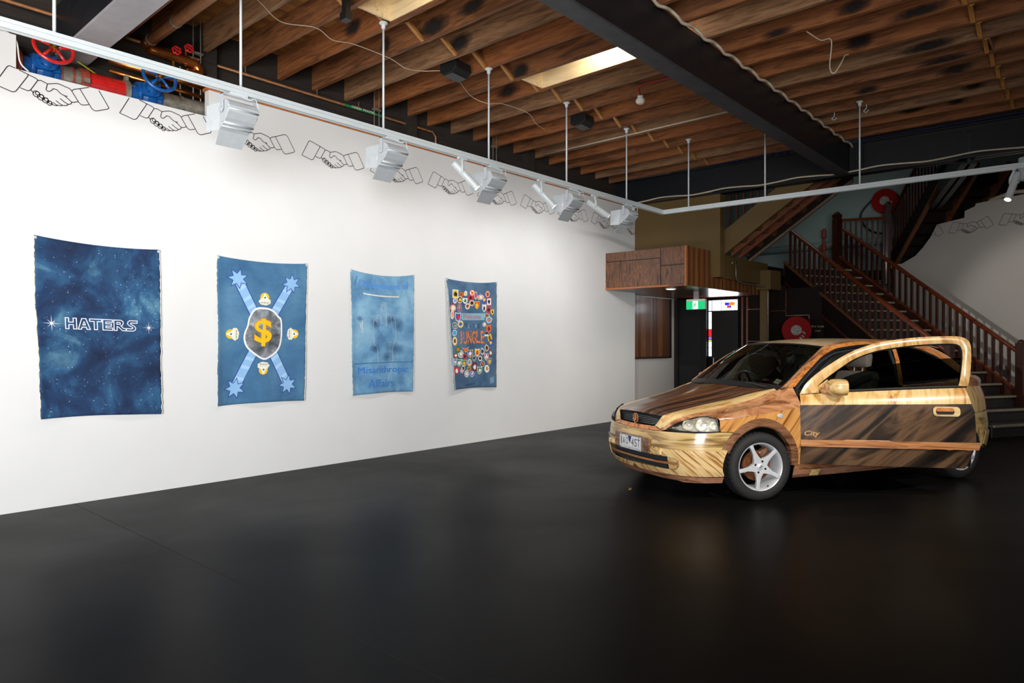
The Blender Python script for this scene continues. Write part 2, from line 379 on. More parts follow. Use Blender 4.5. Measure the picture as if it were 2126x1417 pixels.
def handshake(parent, place, ok):
    mb = MB()
    for seg in HS.values():
        for piece in clip_fn(seg, ok): ribbon(mb, piece, HSW, place)
    return mb.build('handshake_drawing', M['ink'], parent)
hz = 3.513
for k in range(-2, 11):
    ox = 1.675+0.9345*k
    handshake(wl, lambda x, y: (ox+x, YW-0.0015, hz+y),
              lambda p: (ox+p[0] < 11.225) and not (1.53 < ox+p[0] < 3.14 and hz+p[1] > 3.678))
# old tarred outer wall, with posts
wo = struct(box('wall_outer_left', M['darkwall'], -5, YO, 0, 11.6, YO+0.2, 4.8))
for x in (0.25, 3.19, 5.95, 8.45): box('wall_post', M['darkwall'], x, YO-0.13, 3.0, x+0.17, YO+0.01, 4.74, wo)
for z in (3.78, 4.02, 4.24): box('wall_board_joint', M['black'], -4, YO-0.004, z, 11.2, YO+0.01, z+0.008, wo)
# ceiling: lining boards and joists, every one a piece
ce = struct(box('ceiling', M['deck2'], -5, -5, ZD+0.03, 11.3, YO+0.2, ZD+0.12))
JX = [4.15+0.457*k for k in range(-9, 16)]
y = -4.9; k = 0
while y < YO:
    w = 0.098
    box('lining_board', M['deck'] if (k*7) % 3 else M['deck2'], -1.2, y, ZD, 11.25, y+w-0.006, ZD+0.03, ce); y += w; k += 1
JM = [M['joist'], M['joist_c'], M['joist'], M['joist_b'], M['joist_c'], M['joist'], M['joist_c'], M['joist_b']]
def joist(x, y0, y1, m):
    h = 0.006; mb = MB(); n = 9; G = []
    for i in range(n):
        yy = y0+(y1-y0)*i/(n-1); d = R.uniform(-h, h); e = R.uniform(-h, h)*0.6
        G.append([(x-0.025+e, yy, ZD), (x-0.025+e, yy, ZJ+d), (x+0.025+e, yy, ZJ+d), (x+0.025+e, yy, ZD)])
    mb.grid(G); mb.add(G[0], [(0, 1, 2, 3)]); mb.add(G[-1], [(3, 2, 1, 0)])
    return mb.build('joist', m, ce)
for i, x in enumerate(JX):
    if 1.85 < x < 2.25: x += 0.24
    joist(x, 3.2, YO, JM[i % 8]); joist(x, -4.8, 3.2, JM[(i*3+1) % 8])
# herringbone struts between the joists
for yc, x0 in ((5.27, 2.5), (1.05, 4.0)):
    for i in range(len(JX)-1):
        a, b = JX[i]+0.025, JX[i+1]-0.025
        if a < x0: continue
        for s, dy in ((0, 0.0), (1, -0.045)):
            z0, z1 = (ZJ+0.012, ZD-0.03) if s else (ZD-0.03, ZJ+0.012)
            mb = MB(); q = [(a, z0), (b, z1)]
            vs = []
            for (px, pz) in q:
                for oy in (-0.02, 0.02):
                    for oz in (-0.018, 0.018): vs.append((px, yc+dy+oy, pz+oz))
            mb.add(vs, [(0, 1, 3, 2), (4, 6, 7, 5), (0, 4, 5, 1), (2, 3, 7, 6), (0, 2, 6, 4), (1, 5, 7, 3)])
            mb.build('bridging_strut', M['deck'], ce)
# burnt patches left on the joists
t = NT('soot_stain'); va = t.n.new('ShaderNodeVertexColor'); va.layer_name = 'soot'; sf = t.math('ADD', va.outputs['Color'], t.math('MULTIPLY', t.math('SUBTRACT', t.noise(t.coords(), 14, 5, 0.7), 0.5), 0.7))
tr_n = t.n.new('ShaderNodeBsdfTransparent'); mx_n = t.n.new('ShaderNodeMixShader'); t.set(Base_Color=lin((20, 16, 14)), Roughness=0.9)
t.link(t.ramp(sf, [(0.05, (0, 0, 0, 1)), (0.75, (0.95, 0.95, 0.95, 1))]), mx_n.inputs[0]); t.link(tr_n.outputs[0], mx_n.inputs[1]); t.link(t.b.outputs[0], mx_n.inputs[2]); t.link(mx_n.outputs[0], t.n['Material Output'].inputs['Surface']); M['char_soft'] = t.m
def blob(cx, cy, rx, ry, n=18, j=0.25, rr=None):
    rr = rr or R; return [(cx+rx*math.cos(2*PI*i/n)*(1+rr.uniform(-j, j)), cy+ry*math.sin(2*PI*i/n)*(1+rr.uniform(-j, j))) for i in range(n)]
for (x, yy, z, rx, rz) in [(4.125, 5.8, 4.59, .12, .06), (4.125, 5.26, 4.56, .1, .09), (4.582, 5.1, 4.545, .18, .07), (4.582, 5.86, 4.58, .07, .07), (4.582, 4.55, 4.56, .16, .05), (5.039, 5.2, 4.56, .15, .07),
                           (6.41, 5.75, 4.56, .16, .06), (5.953, 5.15, 4.52, .12, .06), (6.867, 1.85, 4.52, .13, .05), (7.324, 1.4, 4.50, .2, .04), (7.781, 2.05, 4.55, .12, .06), (8.238, 1.5, 4.50, .24, .04),
                           (8.695, 1.45, 4.48, .2, .03), (9.152, 1.4, 4.50, .14, .04), (9.152, 2.32, 4.49, .12, .03), (10.066, 1.36, 4.56, .1, .035), (10.523, 2.12, 4.56, .16, .035), (10.523, 1.6, 4.56, .1, .04), (6.867, 2.56, 4.49, .14, .03)]:
    rx *= 1.5; rz *= 1.4; p = blob(0, 0, rx, rz, 18, 0.06); p = [(a, max(-(z-ZJ)+0.004, min(ZD-z-0.004, b))) for a, b in p]
    vs, fs = cdt(p, (), 0.03)
    o_ = MB().add([(x-0.009, yy+a, z+b) for a, b in vs], fs).build('char_mark', M['char_soft'], ce)
    at = o_.data.color_attributes.new('soot', 'FLOAT_COLOR', 'POINT')
    for i_, v_ in enumerate(o_.data.vertices):
        k_ = max(0.0, 1.0-math.sqrt(((v_.co.y-yy)/rx)**2+((v_.co.z-z)/rz*0.75)**2)); at.data[i_].color = (k_, k_, k_, 1)
# lit pockets between joists: pine lining and a fluorescent batten out of sight above
for (xa, xb, y0, y1, m, pw) in ((3.693, 4.15, 3.35, 5.18, M['pale_pine'], 8), (5.978, 6.435, 3.35, 5.18, M['pale_pine'], 11), (8.263, 8.72, -1.6, 0.98, M['copper_dull'], 4)):
    box('pocket_lining', m, xb-0.046, y0, ZJ+0.008, xb-0.034, y1, ZD-0.01, ce)
    box('pocket_end', m, xa+0.03, y1, ZJ+0.01, xb-0.035, y1+0.02, ZD-0.01, ce)
    t = thing('batten_light', {8: 'white fluorescent batten hidden in the near lit ceiling pocket', 11: 'white fluorescent batten hidden in the lit ceiling pocket beside the steel beam', 4: 'white fluorescent batten hidden in the dim pocket at far right ceiling'}[pw], 'light', (xa+0.07, y0+0.62, ZD-0.05))
    L = 0.5
    MB().box(-0.03, -L, 0.0, 0.03, L, 0.045).build('lamp_body', M['white_plastic'], t)
    MB().tube([(0.0, -L, -0.012), (0.0, L, -0.012)], 0.012).build('tube', emit('fluorescent_tube_%d' % pw, (255, 244, 224), 6), t)
    al = area_light('batten_glow', (xa+0.11, y0+0.62, ZD-0.05), (xb, y0+0.62, ZD-0.12), L*2, pw, (1.0, 0.90, 0.74), 0.04)
# steel beams
def ibeam(name, p0, p1, z0, z1, w, m=None, mlow=None):
    d = Vector((p1[0]-p0[0], p1[1]-p0[1], 0)); L = d.length; d.normalize(); n = Vector((-d.y, d.x, 0))
    T = Matrix(((d.x, n.x, 0, p0[0]), (d.y, n.y, 0, p0[1]), (0, 0, 1, 0), (0, 0, 0, 1)))
    mb = MB().box(0, -0.02, z0, L, 0.02, z1, T).box(0, -w/2, z1-0.02, L, w/2, z1, T)
    o = struct(mb.build(name, m or M['steel']))
    MB().box(0, -w/2, z0, L, w/2, z0+0.022, T).build('bottom_flange', mlow or M['steel'], o)
    return o, T
def boxbeam(name, x0, y0, x1, y1, z0, z1, mlow, lip):
    o = struct(box(name, M['steel'], x0+lip, y0+lip, z0+0.02, x1-lip, y1-lip, z1, None, 0.004))
    box('bottom_flange', mlow, x0, y0, z0, x1, y1, z0+0.024, o, 0.003); return o
boxbeam('beam_main', -3, 3.12, 11.35, 3.305, 4.0, ZJ, M['steel_underlit'], 0.006)  # bottom flange greyed: bounced light put into its colour
boxbeam('beam_cross', 1.90, 3.3, 2.17, YO, 4.0, ZJ, M['steel_grey'], 0.006)  # pale flange colour stands in for washer light caught from below
bb, TB = ibeam('beam_back', (BX(11.26, YW+0.5), YW+0.5), (BX(11.26, -6), -6), 4.0, 4.48, 0.2)
for k in range(7):
    for s in (0, 1): MB().lathe([(0.0, 0), (0.016, 0), (0.016, 0.014), (0.009, 0.018), (0, 0.018)], 8, Matrix.Translation((11.335, 3.03-0.05*s, 4.06+k*0.055)) @ Matrix.Rotation(-PI/2, 4, 'Y')).build('bolt', M['steel'], bb)
box('cleat_plate', M['steel'], 11.325, 2.93, 4.03, 11.338, 3.12, 4.45, bb)
ibeam('beam_stairwell', (11.5, 1.6), (17.2, 3.3), 3.92, 4.4, 0.2)
# blank ends of the building, out of the picture, that keep the far end dark
struct(box('wall_far', M['teal'], 16.6, -6, 0, 16.8, 9, 6.2))
struct(box('wall_stair_left', M['teal'], 13.6, 7.25, 0, 16.7, 7.4, 6.2))
struct(box('wall_upper', M['darkwall'], 11.45, -6, 4.5, 11.55, 3.0, 6.2))
struct(box('ceiling_stairwell', M['stair_dark'], 11.3, -6, 6.2, 16.8, 9, 6.3))
struct(box('wall_right', M['darkwall'], -5, -5.2, 0, 16.8, -5, 6.2))
# ================================================================ entrance under the landing
# olive wall and the side of the landing
def slab(name, m, quad, z0, z1, parent=None):
    return MB().prism(quad, lambda x, y: (x, y, z0), lambda x, y: (x, y, z1)).build(name, m, parent)
ow = struct(slab('wall_olive', M['olive'], [(11.235, YO), (11.235, YW), (BX(11.235, 5.36), 5.36), (BX(11.335, 5.36), 5.36), (11.335, YO)], 2.38, 4.05))
slab('corner_post', M['olive'], [(BX(11.22, 5.37), 5.37), (BX(11.22, 5.2), 5.2), (BX(11.40, 5.2), 5.2), (BX(11.40, 5.37), 5.37)], 2.56, 4.02, ow)
slab('landing_side', M['olive'], [(11.32, 5.30), (13.55, 5.24), (13.55, 5.34), (11.32, 5.38)], 2.56, 2.98, ow)
slab('landing_end_box', M['olive'], [(13.2, 5.05), (13.6, 5.0), (13.6, 5.3), (13.2, 5.34)], 2.45, 2.82, ow)
slab('olive_post', M['olive'], [(13.33, 5.17), (13.45, 5.17), (13.45, 5.31), (13.33, 5.31)], 0, 2.6, ow)
# recess beside the doors
wr = struct(box('wall_recess', M['grey_wall'], 11.22, 7.19, 0, 13.56, 7.3, 2.5))
box('wall_return', M['white_wall'], 11.2, YW+0.085, 0, 11.23, 7.2, 2.5, wr)
tp = thing('lining_panel', 'dark varnished timber board panel hanging in the doorway recess', 'wall panel', (11.26, 7.185, 1.1))
nb = 30
for i in range(nb):
    w = 1.84/nb; dd = R.choice([0, 0, 0.004, -0.004])
    box('board', R.choice([M['slat'], M['slat_dark'], M['slat_dark']]), i*w, -0.035+dd, 0.03, (i+1)*w-0.004, 0, 1.24, tp)
box('edge_strip', M['black'], 1.84, -0.045, 0.0, 1.90, 0, 1.24, tp); box('bottom_strip', M['black'], 0, -0.045, 0.0, 1.9, 0, 0.03, tp)
# canopy
cn = thing('entrance_canopy', 'boxy timber canopy with worn veneer panels over the doorway', 'canopy', (10.25, YW, 2.37))
def cf(s, off): return (0.05*s+off*1.0, -s+off*0.05)          # s along the front, off inward
def fpanel(name, m, s0, s1, z0, z1, o0=0.0, o1=0.03, bev=0.0):
    q = [cf(s0, o0), cf(s1, o0), cf(s1, o1), cf(s0, o1)]
    return MB().prism(q, lambda x, y: (x, y, z0), lambda x, y: (x, y, z1)).build(name, m, cn)
fpanel('backing', M['black'], 0.0, 1.50, 0.0, 0.63, 0.012, 0.04)
for (s0, s1, z0, z1) in ((0.0, 1.06, 0.012, 0.467), (0.0, 1.06, 0.48, 0.635), (1.075, 1.50, 0.012, 0.335), (1.075, 1.50, 0.347, 0.64)):
    fpanel('veneer_panel', M['veneer'], s0, s1, z0, z1, -0.004, 0.02)
fpanel('corner_edge', M['edge_timber'], 1.50, 1.525, 0.0, 0.645, -0.008, 0.05); fpanel('bottom_edge', M['edge_timber'], 0.0, 1.525, -0.016, 0.012, -0.01, 0.05)
x = 0.12; k = 0
while x < 3.2:                                                  # vertical boards on the side of the canopy
    w = R.choice([0.05, 0.06, 0.07]); top = 0.64 if x < 0.92 else 0.205
    yy = -1.525-R.choice([0, 0.012, 0.006]); w = min(w, 3.2-x)
    box('side_board', M['slat'] if k % 3 else M['slat_dark'], x, yy, -0.01, x+w-0.006, -1.49, top, cn); x += w; k += 1
for k in range(19): box('soffit_board', M['soffit'], 0.05, -1.49+k*0.095, -0.012, 3.2, -1.49+k*0.095+0.092, 0.01, cn)
box('soffit_backing', M['black'], 0.06, -1.48, 0.004, 3.19, 0.3, 0.02, cn)
MB().lathe([(0, 0), (0.075, 0), (0.075, 0.012), (0, 0.012)], 24, Matrix.Translation((0.516, -1.006, -0.026))).build('downlight_glass', emit('downlight_glass', (255, 240, 205), 9), cn)
MB().lathe([(0.075, 0), (0.095, 0), (0.095, 0.012), (0.075, 0.012)], 24, Matrix.Translation((0.516, -1.006, -0.024)), cap=False).build('downlight_ring', M['white_metal'], cn)
spot_light('downlight_beam', (10.766, 5.854, 2.32), (10.8, 6.0, 0), 14, 110, 0.9, (1, 0.93, 0.8), 0.05)
# exit sign
ex = thing('exit_sign', 'green illuminated running man exit sign below the canopy', 'sign', (11.5, 5.75, 2.02))
box('housing', M['white_plastic'], -0.02, -0.18, 0.0, 0.04, 0.18, 0.185, ex)
box('diffuser', emit('exit_green', (10, 176, 104), 1.6), -0.028, -0.178, 0.0, -0.02, 0.178, 0.148, ex)
box('white_field', emit('exit_white', (225, 255, 240), 2.6), -0.032, -0.05, 0.006, -0.028, 0.05, 0.146, ex)
man = MB()
for pts, w in (([(0.0, .085), (-.012, .055)], .011), ([(-.012, .055), (.012, .04), (.03, .012)], .006), ([(-.012, .055), (-.035, .045), (-.04, .018)], .006), ([(0.0, .085), (.026, .075), (.036, .055)], .005), ([(0.0, .085), (-.022, .082), (-.034, .06)], .005)):
    ribbon(man, pts, w, lambda a, b: (-0.0335, -a, b+0.012))
man.add([(-0.0335, -a, b) for a, b in circle2(.006, .118, .012, 14)], [tuple(range(14))]); man.build('running_man', emit('exit_green_man', (10, 150, 90), 1.2), ex)
box('drop_bracket', M['steel_grey'], 0.0, -0.05, 0.185, 0.02, 0.05, 0.335, ex)
# doors
dw = struct(MB().box(13.5, 5.3, 0, 13.6, 7.3, 2.5).build('wall_entry', M['stair_dark']))
d1 = struct(box('door_1', M['black'], 13.40, 6.47, 0, 13.50, 7.18, 2.33))
for z0, z1 in ((0.12, 0.95), (1.05, 2.2)): box('door_panel', M['steel'], 13.385, 6.58, z0, 13.405, 7.08, z1, d1)
box('door_frame', M['black'], 13.36, 7.10, 0, 13.44, 7.19, 2.35, d1)
d2 = struct(box('door_2', M['black'], 13.44, 5.80, 0, 13.50, 6.36, 2.07))
MB().tube([(13.42, 6.30, 1.10), (13.38, 6.30, 1.10), (13.38, 6.30, 0.92), (13.42, 6.30, 0.92)], 0.011).build('door_handle', M['silver'], d2)
box('kick_plate', M['steel'], 13.43, 5.84, 0.05, 13.441, 6.32, 0.30, d2)
wn = struct(box('window_1', M['black'], 13.47, 5.80, 2.06, 13.50, 6.47, 2.32))
lg = emit('daylit_glass', (236, 244, 255), 3.2); cols = {'b': emit('stained_blue', (60, 50, 220), 1.2), 'o': emit('stained_orange', (255, 150, 20), 1.2), 'r': emit('stained_red', (255, 30, 40), 1.3), 'v': emit('stained_violet', (150, 120, 250), 1.3), 'y': emit('stained_yellow', (220, 220, 60), 1.3)}
for (y0, y1, z0, z1, c) in ((6.385, 6.445, 2.085, 2.295, 0), (6.18, 6.365, 2.085, 2.297, 0), (5.825, 6.165, 2.085, 2.298, 0)):
    box('pane', lg, 13.462, y0, z0, 13.468, y1, z1, wn)
for (y0, y1, z0, z1, c) in ((6.0, 6.09, 2.185, 2.245, 'b'), (5.885, 6.0, 2.185, 2.25, 'o'), (6.0, 6.045, 2.13, 2.183, 'r'), (5.955, 5.998, 2.13, 2.183, 'b')):
    box('stained_pane', cols[c], 13.459, y0, z0, 13.462, y1, z1, wn)
for yy in (6.12, 6.10, 6.06, 5.93, 5.88, 5.86): box('lead_came', M['black'], 13.457, yy, 2.085, 13.459, yy+0.006, 2.297, wn)
w2 = struct(box('window_2', M['black'], 13.47, 6.37, 1.10, 13.50, 6.46, 2.07))
zz = 2.06
for (h, c) in ((.215, 0), (.15, 0), (.155, 'r'), (.06, 'v'), (.04, 'y'), (.13, 0), (.18, 0)):
    box('pane', lg if not c else cols[c], 13.462, 6.385, zz-h+0.01, 13.468, 6.445, zz, w2); zz -= h
for k in range(9): box('lead_came', M['black'], 13.457, 6.385, 1.16+k*0.045, 13.459, 6.445, 1.164+k*0.045, w2)
area_light('door_window_daylight', (13.42, 6.1, 2.19), (10.5, 5.8, 1.8), 0.6, 5, (0.88, 0.94, 1.0), 0.2)
for i, (yy, zt) in enumerate(((5.70, 2.34), (5.60, 2.34))): struct(box('trim_%d' % (i+1), M['mahogany_rail'], 13.44, yy, 0, 13.50, yy+0.03, zt))
for i, z in enumerate((2.08, 1.44)): struct(box('trim_%d' % (i+3), M['mahogany_rail'], 13.47, 5.3, z, 13.50, 5.6, z+0.014))
# panelled wall below the landing with the hose reel recess
wu = struct(box('wall_under_landing', M['stair_dark'], 13.86, 4.22, 0, 13.95, 5.32, 2.5))
for (y0, z0, y1, z1) in ((4.98, 2.05, 5.3, 2.065), (4.98, 1.95, 4.995, 2.45), (4.54, 1.95, 4.98, 1.965), (4.53, 0.6, 4.55, 1.965), (4.98, 1.3, 5.3, 1.315)):
    box('panel_bead', M['mahogany_rail'], 13.835, y0, z0, 13.86, y1, z1, wu)
def lettering(txt, size, fn, m, parent, name='lettering', **kw):
    vs, fs = text_mesh(txt, size, **kw); return MB().add([fn(*v) for v in vs], fs).build(name, m, parent)
M['sign_cream'] = pm('cream_lettering', (196, 184, 140), 0.6)
for i, (tx, z) in enumerate((('fire hose', 1.735), ('reel', 1.65))): lettering(tx, 0.066, lambda a, b: (13.853, 4.385-a, z+b), M['sign_cream'], wu)
M['reel_red'] = pm('reel_red_enamel', (150, 8, 12), 0.6, var=0.08, Specular_IOR_Level=0.15)
def hose_reel(label, loc, rz, r=0.28):
    t = thing('fire_hose_reel', label, 'hose reel', loc, rz)       # local -X faces out
    Mx = Matrix.Rotation(-PI/2, 4, 'Y')
    MB().lathe([(0.0, 0.0), (r*0.96, 0.0), (r, 0.012), (r, 0.028), (r*0.93, 0.03), (0.12, 0.022), (0, 0.022)], 40, Mx).build('front_disc', M['reel_red'], t, smooth=False)
    MB().lathe([(0, -0.16), (r, -0.16), (r, -0.13), (0, -0.13)], 40, Mx).build('back_disc', M['reel_red'], t)
    for i, (rr, x) in enumerate(((r*.86, -.03), (r*.86, -.065), (r*.86, -.10), (r*.72, -.05), (r*.72, -.09))):
        MB().tube([(-x, rr*math.cos(2*PI*k/36), rr*math.sin(2*PI*k/36)) for k in range(36)], 0.017, 8, closed=True).build('hose_coil', M['black'], t, smooth=True)
    lb = NT('hose_reel_label'); f = lb.noise(lb.coords(), 60, 4, 0.7, 2.0); lb.set(Base_Color=lb.ramp(f, [(0.46, lin((60, 56, 52))), (0.54, lin((206, 200, 186)))]), Roughness=0.5)
    MB().lathe([(0, 0.023), (r*.37, 0.023), (r*.37, 0.027), (0, 0.027)], 30, Mx).build('centre_label', lb.m, t)
    for a, q in ((-20, .55), (-45, .62), (-62, .66)):
        c = (-0.031, -r*q*math.cos(math.radians(a)), r*q*math.sin(math.radians(a)))
        MB().cbox(c, (0.003, 0.06, 0.03), Matrix.Rotation(math.radians(40), 4, 'X')).build('sticker', lb.m, t)
    MB().tube([(0.05, 0, 0), (0.25, 0, 0)], 0.03).build('axle', M['black'], t)
    return t
hose_reel('red fire hose reel below the stairs above the car roof', (13.60, 4.70, 1.66), 0.25, 0.265)
# galvanised conduit on the corner
tag(MB().tube([(11.9, 5.255, 2.85), (12.0, 5.22, 2.9), (12.0, 5.22, 2.62), (12.05, 5.22, 2.55), (12.3, 5.215, 2.52)]+[(13.2, 5.16, 2.50), (13.30, 5.15, 2.47), (13.31, 5.14, 2.40), (13.31, 5.14, 0.4)], 0.013, 8).build('conduit', M['galv'], None, smooth=True), 'thin galvanised conduit running down beside the olive post', 'conduit')
# ================================================================ STAIRS
SD = (0.4744, 0.8801); CD = (0.8801, -0.4744)                       # run of the stair, and across it
def SC(s, c): return (SD[0]*s+CD[0]*c, SD[1]*s+CD[1]*c)
RISE, GO, NST = 0.1844, 0.2586, 16
S0, CN, CF = 7.2, 10.2, 11.63
CM = (CN+CF)/2; HWD = (CF-CN)/2
o = SC(S0, CM)
st = thing('staircase', 'dark timber staircase with worn cream nosings climbing behind the car', 'staircase', (o[0], o[1], 0), math.atan2(SD[1], SD[0]))
for k in range(NST):
    x = k*GO; y0 = -HWD if k > 1 else (-HWD-1.2 if k == 0 else -HWD-0.02); z = (k+1)*RISE; x0 = x-(0.10 if k == 0 else 0)
    box('tread', M['tread'], x0, y0, z-0.03, x+GO+0.02, HWD, z, st)
    box('riser', M['tread'], x0+0.02, y0, z-RISE, x0+0.04, HWD, z-0.03, st)
    box('nosing', M['nosing'], x0-0.022, y0, z-0.028, x0+0.022, HWD, z+0.003, st)
sl = RISE/GO; XT = NST*GO
def stringer(y0, y1, lo, hi, m, name='stringer', xa=-0.1, xb=XT+0.05, parent=None):
    q = [(xa, max(0, sl*xa+lo)), (xb, sl*xb+lo), (xb, sl*xb+hi), (xa, sl*xa+hi)]
    return MB().prism(q, lambda x, z: (x, y0, z), lambda x, z: (x, y1, z)).build(name, m, parent or st)
stringer(HWD, HWD+0.045, -0.30, 0.09, M['stair_dark'], xa=0.55); stringer(-HWD-0.045, -HWD, -0.12, 0.27, M['mahogany'], xa=0.35)
stringer(HWD-0.01, HWD+0.065, 0.07, 0.12, M['rough_timber'], 'stringer_cap', xa=0.55); stringer(-HWD-0.06, -HWD+0.01, 0.25, 0.30, M['mahogany_rail'], 'stringer_cap', xa=0.35)
stringer(HWD+0.0, HWD+0.06, -0.34, -0.28, M['mahogany'], 'stringer_bead', xa=0.6)
pan = [(0.3, 0), (XT, 0), (XT, sl*XT-0.30), (0.45, 0.02)]
MB().prism(pan, lambda x, z: (x, HWD+0.0, z), lambda x, z: (x, HWD+0.03, z)).build('spandrel_panel', M['stair_dark'], st)
def newel(parent, x, y, z0, z1, s=0.055, m=None):
    mb = MB().box(x-s, y-s, z0, x+s, y+s, z1-0.16).box(x-s*.86, y-s*.86, z1-0.16, x+s*.86, y+s*.86, z1-0.13).box(x-s, y-s, z1-0.13, x+s, y+s, z1-0.06)
    mb.lathe([(s*.9, z1-0.06), (s*.8, z1-0.035), (s*.45, z1-0.008), (0.0, z1)], 16, Matrix.Translation((x, y, 0)))
    return mb.build('newel_post', m or M['mahogany'], parent)
def rail(parent, a, b, w=0.03, h=0.03, m=None):
    a = Vector(a); b = Vector(b); d = (b-a).normalized(); n = Vector((-d.y, d.x, 0)).normalized(); u = d.cross(n)*-1
    prof = [(-w*.75, -h), (w*.75, -h), (w, -h*.2), (w*.9, h*.6), (w*.4, h), (-w*.4, h), (-w*.9, h*.6), (-w, -h*.2)]
    vs = [a+n*p-u*q for p, q in prof]+[b+n*p-u*q for p, q in prof]; k = len(prof)
    return MB().add(vs, [(i, (i+1) % k, k+(i+1) % k, k+i) for i in range(k)]+[tuple(range(k))[::-1], tuple(range(k, 2*k))]).build('handrail', m or M['mahogany_rail'], parent)
def balustrade(label, y, hr, x0, x1, lift):
    t = thing('stair_balustrade', label, 'balustrade', (o[0], o[1], 0), math.atan2(SD[1], SD[0]))
    rail(t, (x0, y, sl*x0+hr), (x1, y, sl*x1+hr), 0.034, 0.034)
    nb = int((x1-x0)/(GO/2)); s = 0.0185
    for k in range(nb):
        x = x0+GO/4+k*GO/2; z0 = sl*x+lift; z1 = sl*x+hr-0.02
        MB().box(x-s, y-s, z0-0.01, x+s, y+s, z1).build('baluster', M['mahogany'], t)
    return t
b1 = balustrade('near mahogany stair balustrade rising behind the car roof', HWD+0.025, RISE+0.66, 0.60, XT, 0.12)
newel(b1, 0.58, HWD+0.025, RISE*2, 1.43)
hf = 1.563-sl*(8.114-S0)
b2 = balustrade('far mahogany stair balustrade beside the grey wall', -HWD-0.02, hf, 0.46, XT-0.02, 0.30)
newel(b2, 0.46, -HWD-0.02, RISE, 1.47, 0.06); newel(b2, XT+0.13, -HWD-0.02, 2.6, 4.24, 0.07)
# landing
ld = struct(MB().prism([(11.36, 5.34), (13.4, 5.30), (14.3, 5.22), SC(S0+XT, CN), SC(S0+XT, CF), (16.1, 3.62), (16.6, 3.4), (16.6, 7.25), (11.36, 7.25)],
     lambda x, y: (x, y, 2.80), lambda x, y: (x, y, 2.95)).build('floor_landing', M['stair_dark']))
lb = thing('landing_balustrade', 'short level mahogany balustrade on the stair landing', 'balustrade', (15.75, 4.50, 2.95), math.atan2(3.71-4.50, 16.09-15.75))
rail(lb, (0, 0, 1.10), (0.86, 0, 1.10))
for k in range(8): MB().box(0.06+k*0.105, -0.018, 0, 0.096+k*0.105, 0.018, 1.08).build('baluster', M['mahogany'], lb)
newel(lb, 0.90, 0, -0.3, 1.45, 0.065)
# upper flight beside the grey wall, seen from below
def flight(name, label, loc, ang, n, wid, m_near, near_h, cap, tim, slope=0.712, lowz=0.0):
    t = thing(name, label, 'staircase', loc, ang); g = 0.258; r = g*slope
    for k in range(n):
        x = k*g; z = (k+1)*r+0.10
        box('tread', tim, x-0.02, 0.02, z-0.035, x+g, wid-0.02, z, t); box('riser', tim, x, 0.02, z-r, x+0.02, wid-0.02, z-0.03, t)
    L = n*g
    def plate(nm, y0, y1, lo, hi, m):
        q = [(-0.03, lo), (L, L*slope+lo), (L, L*slope+hi), (-0.03, hi)]
        return MB().prism(q, lambda x, z: (x, y0, z), lambda x, z: (x, y1, z)).build(nm, m, t)
    plate('stringer', -0.045, 0.0, 0.0, near_h, m_near); plate('stringer', wid, wid+0.045, 0.0, 0.34, M['stair_dark'])
    plate('stringer_edge', wid-0.005, wid+0.06, -0.03, 0.02, cap)
    for yy in (wid*0.33, wid*0.66): plate('carriage', yy-0.035, yy+0.035, 0.02, 0.20, M['rough_timber'])
    return t, plate
f1, pl1 = flight('upper_flight', 'olive sided upper stair flight crossing below the back beam', (11.56, 5.22, 2.95), math.atan2(-0.9988, 0.05), 7, 1.15, M['olive'], 0.42, pm('worn_grey_timber_edge', (118, 98, 78), 0.6, var=0.25), M['rough_timber'])
pl1('stringer_lip', -0.055, -0.045, 0.0, 0.11, M['olive'])
MB().tube([(0.0, 0.55, 0.03), (1.8, 0.55, 1.31)], 0.006, 6).build('red_cable', M['red_cable'], f1)
for k in range(12): MB().box(0.05+k*0.125, 0.02, 0.3+0.712*(0.05+k*0.125), 0.085+k*0.125, 0.055, 1.3+0.712*k*0.125).build('baluster', M['mahogany'], f1)
f2, pl2 = flight('upper_flight', 'dark upper stair flight rising over the grey wall', (15.88, 3.50, 2.93), math.atan2(-0.579, -0.815), 8, 1.55, M['stair_dark'], 0.36, M['stair_dark'], M['stair_dark'])
pl2('stringer_foot', -0.06, 0.01, -0.03, 0.02, M['rough_timber'])
for k in range(14): MB().box(0.05+k*0.125, -0.035, 0.36+0.712*(0.05+k*0.125), 0.08+k*0.125, -0.005, 1.2+0.712*k*0.125).build('baluster', M['mahogany'], f2)
rail(f2, (0, -0.02, 1.2), (1.8, -0.02, 1.2+1.8*0.712), m=M['mahogany'])
hose_reel('red hose reel with a black hose loop on the pale landing wall', (16.36, 3.80, 4.47), 0.0, 0.255)
tag(MB().tube(catmull([(16.42, 4.0, 4.6), (16.40, 4.28, 4.25), (16.40, 4.18, 3.95), (16.42, 3.95, 3.80), (16.44, 3.7, 3.78)], 24), 0.02, 8).build('loose_hose', M['black'], None, smooth=True), 'black hose loop hanging off the landing hose reel', 'hose')
tag(MB().tube([(16.48, 3.2, 3.63), (16.48, 6.9, 3.63)], 0.09, 14).build('wall_pipe', M['teal'], None, smooth=True), 'fat painted pipe along the pale landing wall', 'pipe')
hv = thing('hydrant_valve', 'small red hydrant valve on the landing pipe', 'valve', (16.30, 5.02, 3.0))
MB().lathe([(0.03, 0), (0.03, 0.5), (0.055, 0.52), (0.055, 0.62), (0.03, 0.64), (0.03, 0.78), (0.05, 0.80), (0.05, 0.95), (0.02, 1.0)], 12).build('valve_body', M['red_oxide'], hv)
MB().tube([(-0.08, 0.07*math.cos(2*PI*k/16), 0.57+0.07*math.sin(2*PI*k/16)) for k in range(16)], 0.012, 6, closed=True).build('hand_wheel', M['red_oxide'], hv)
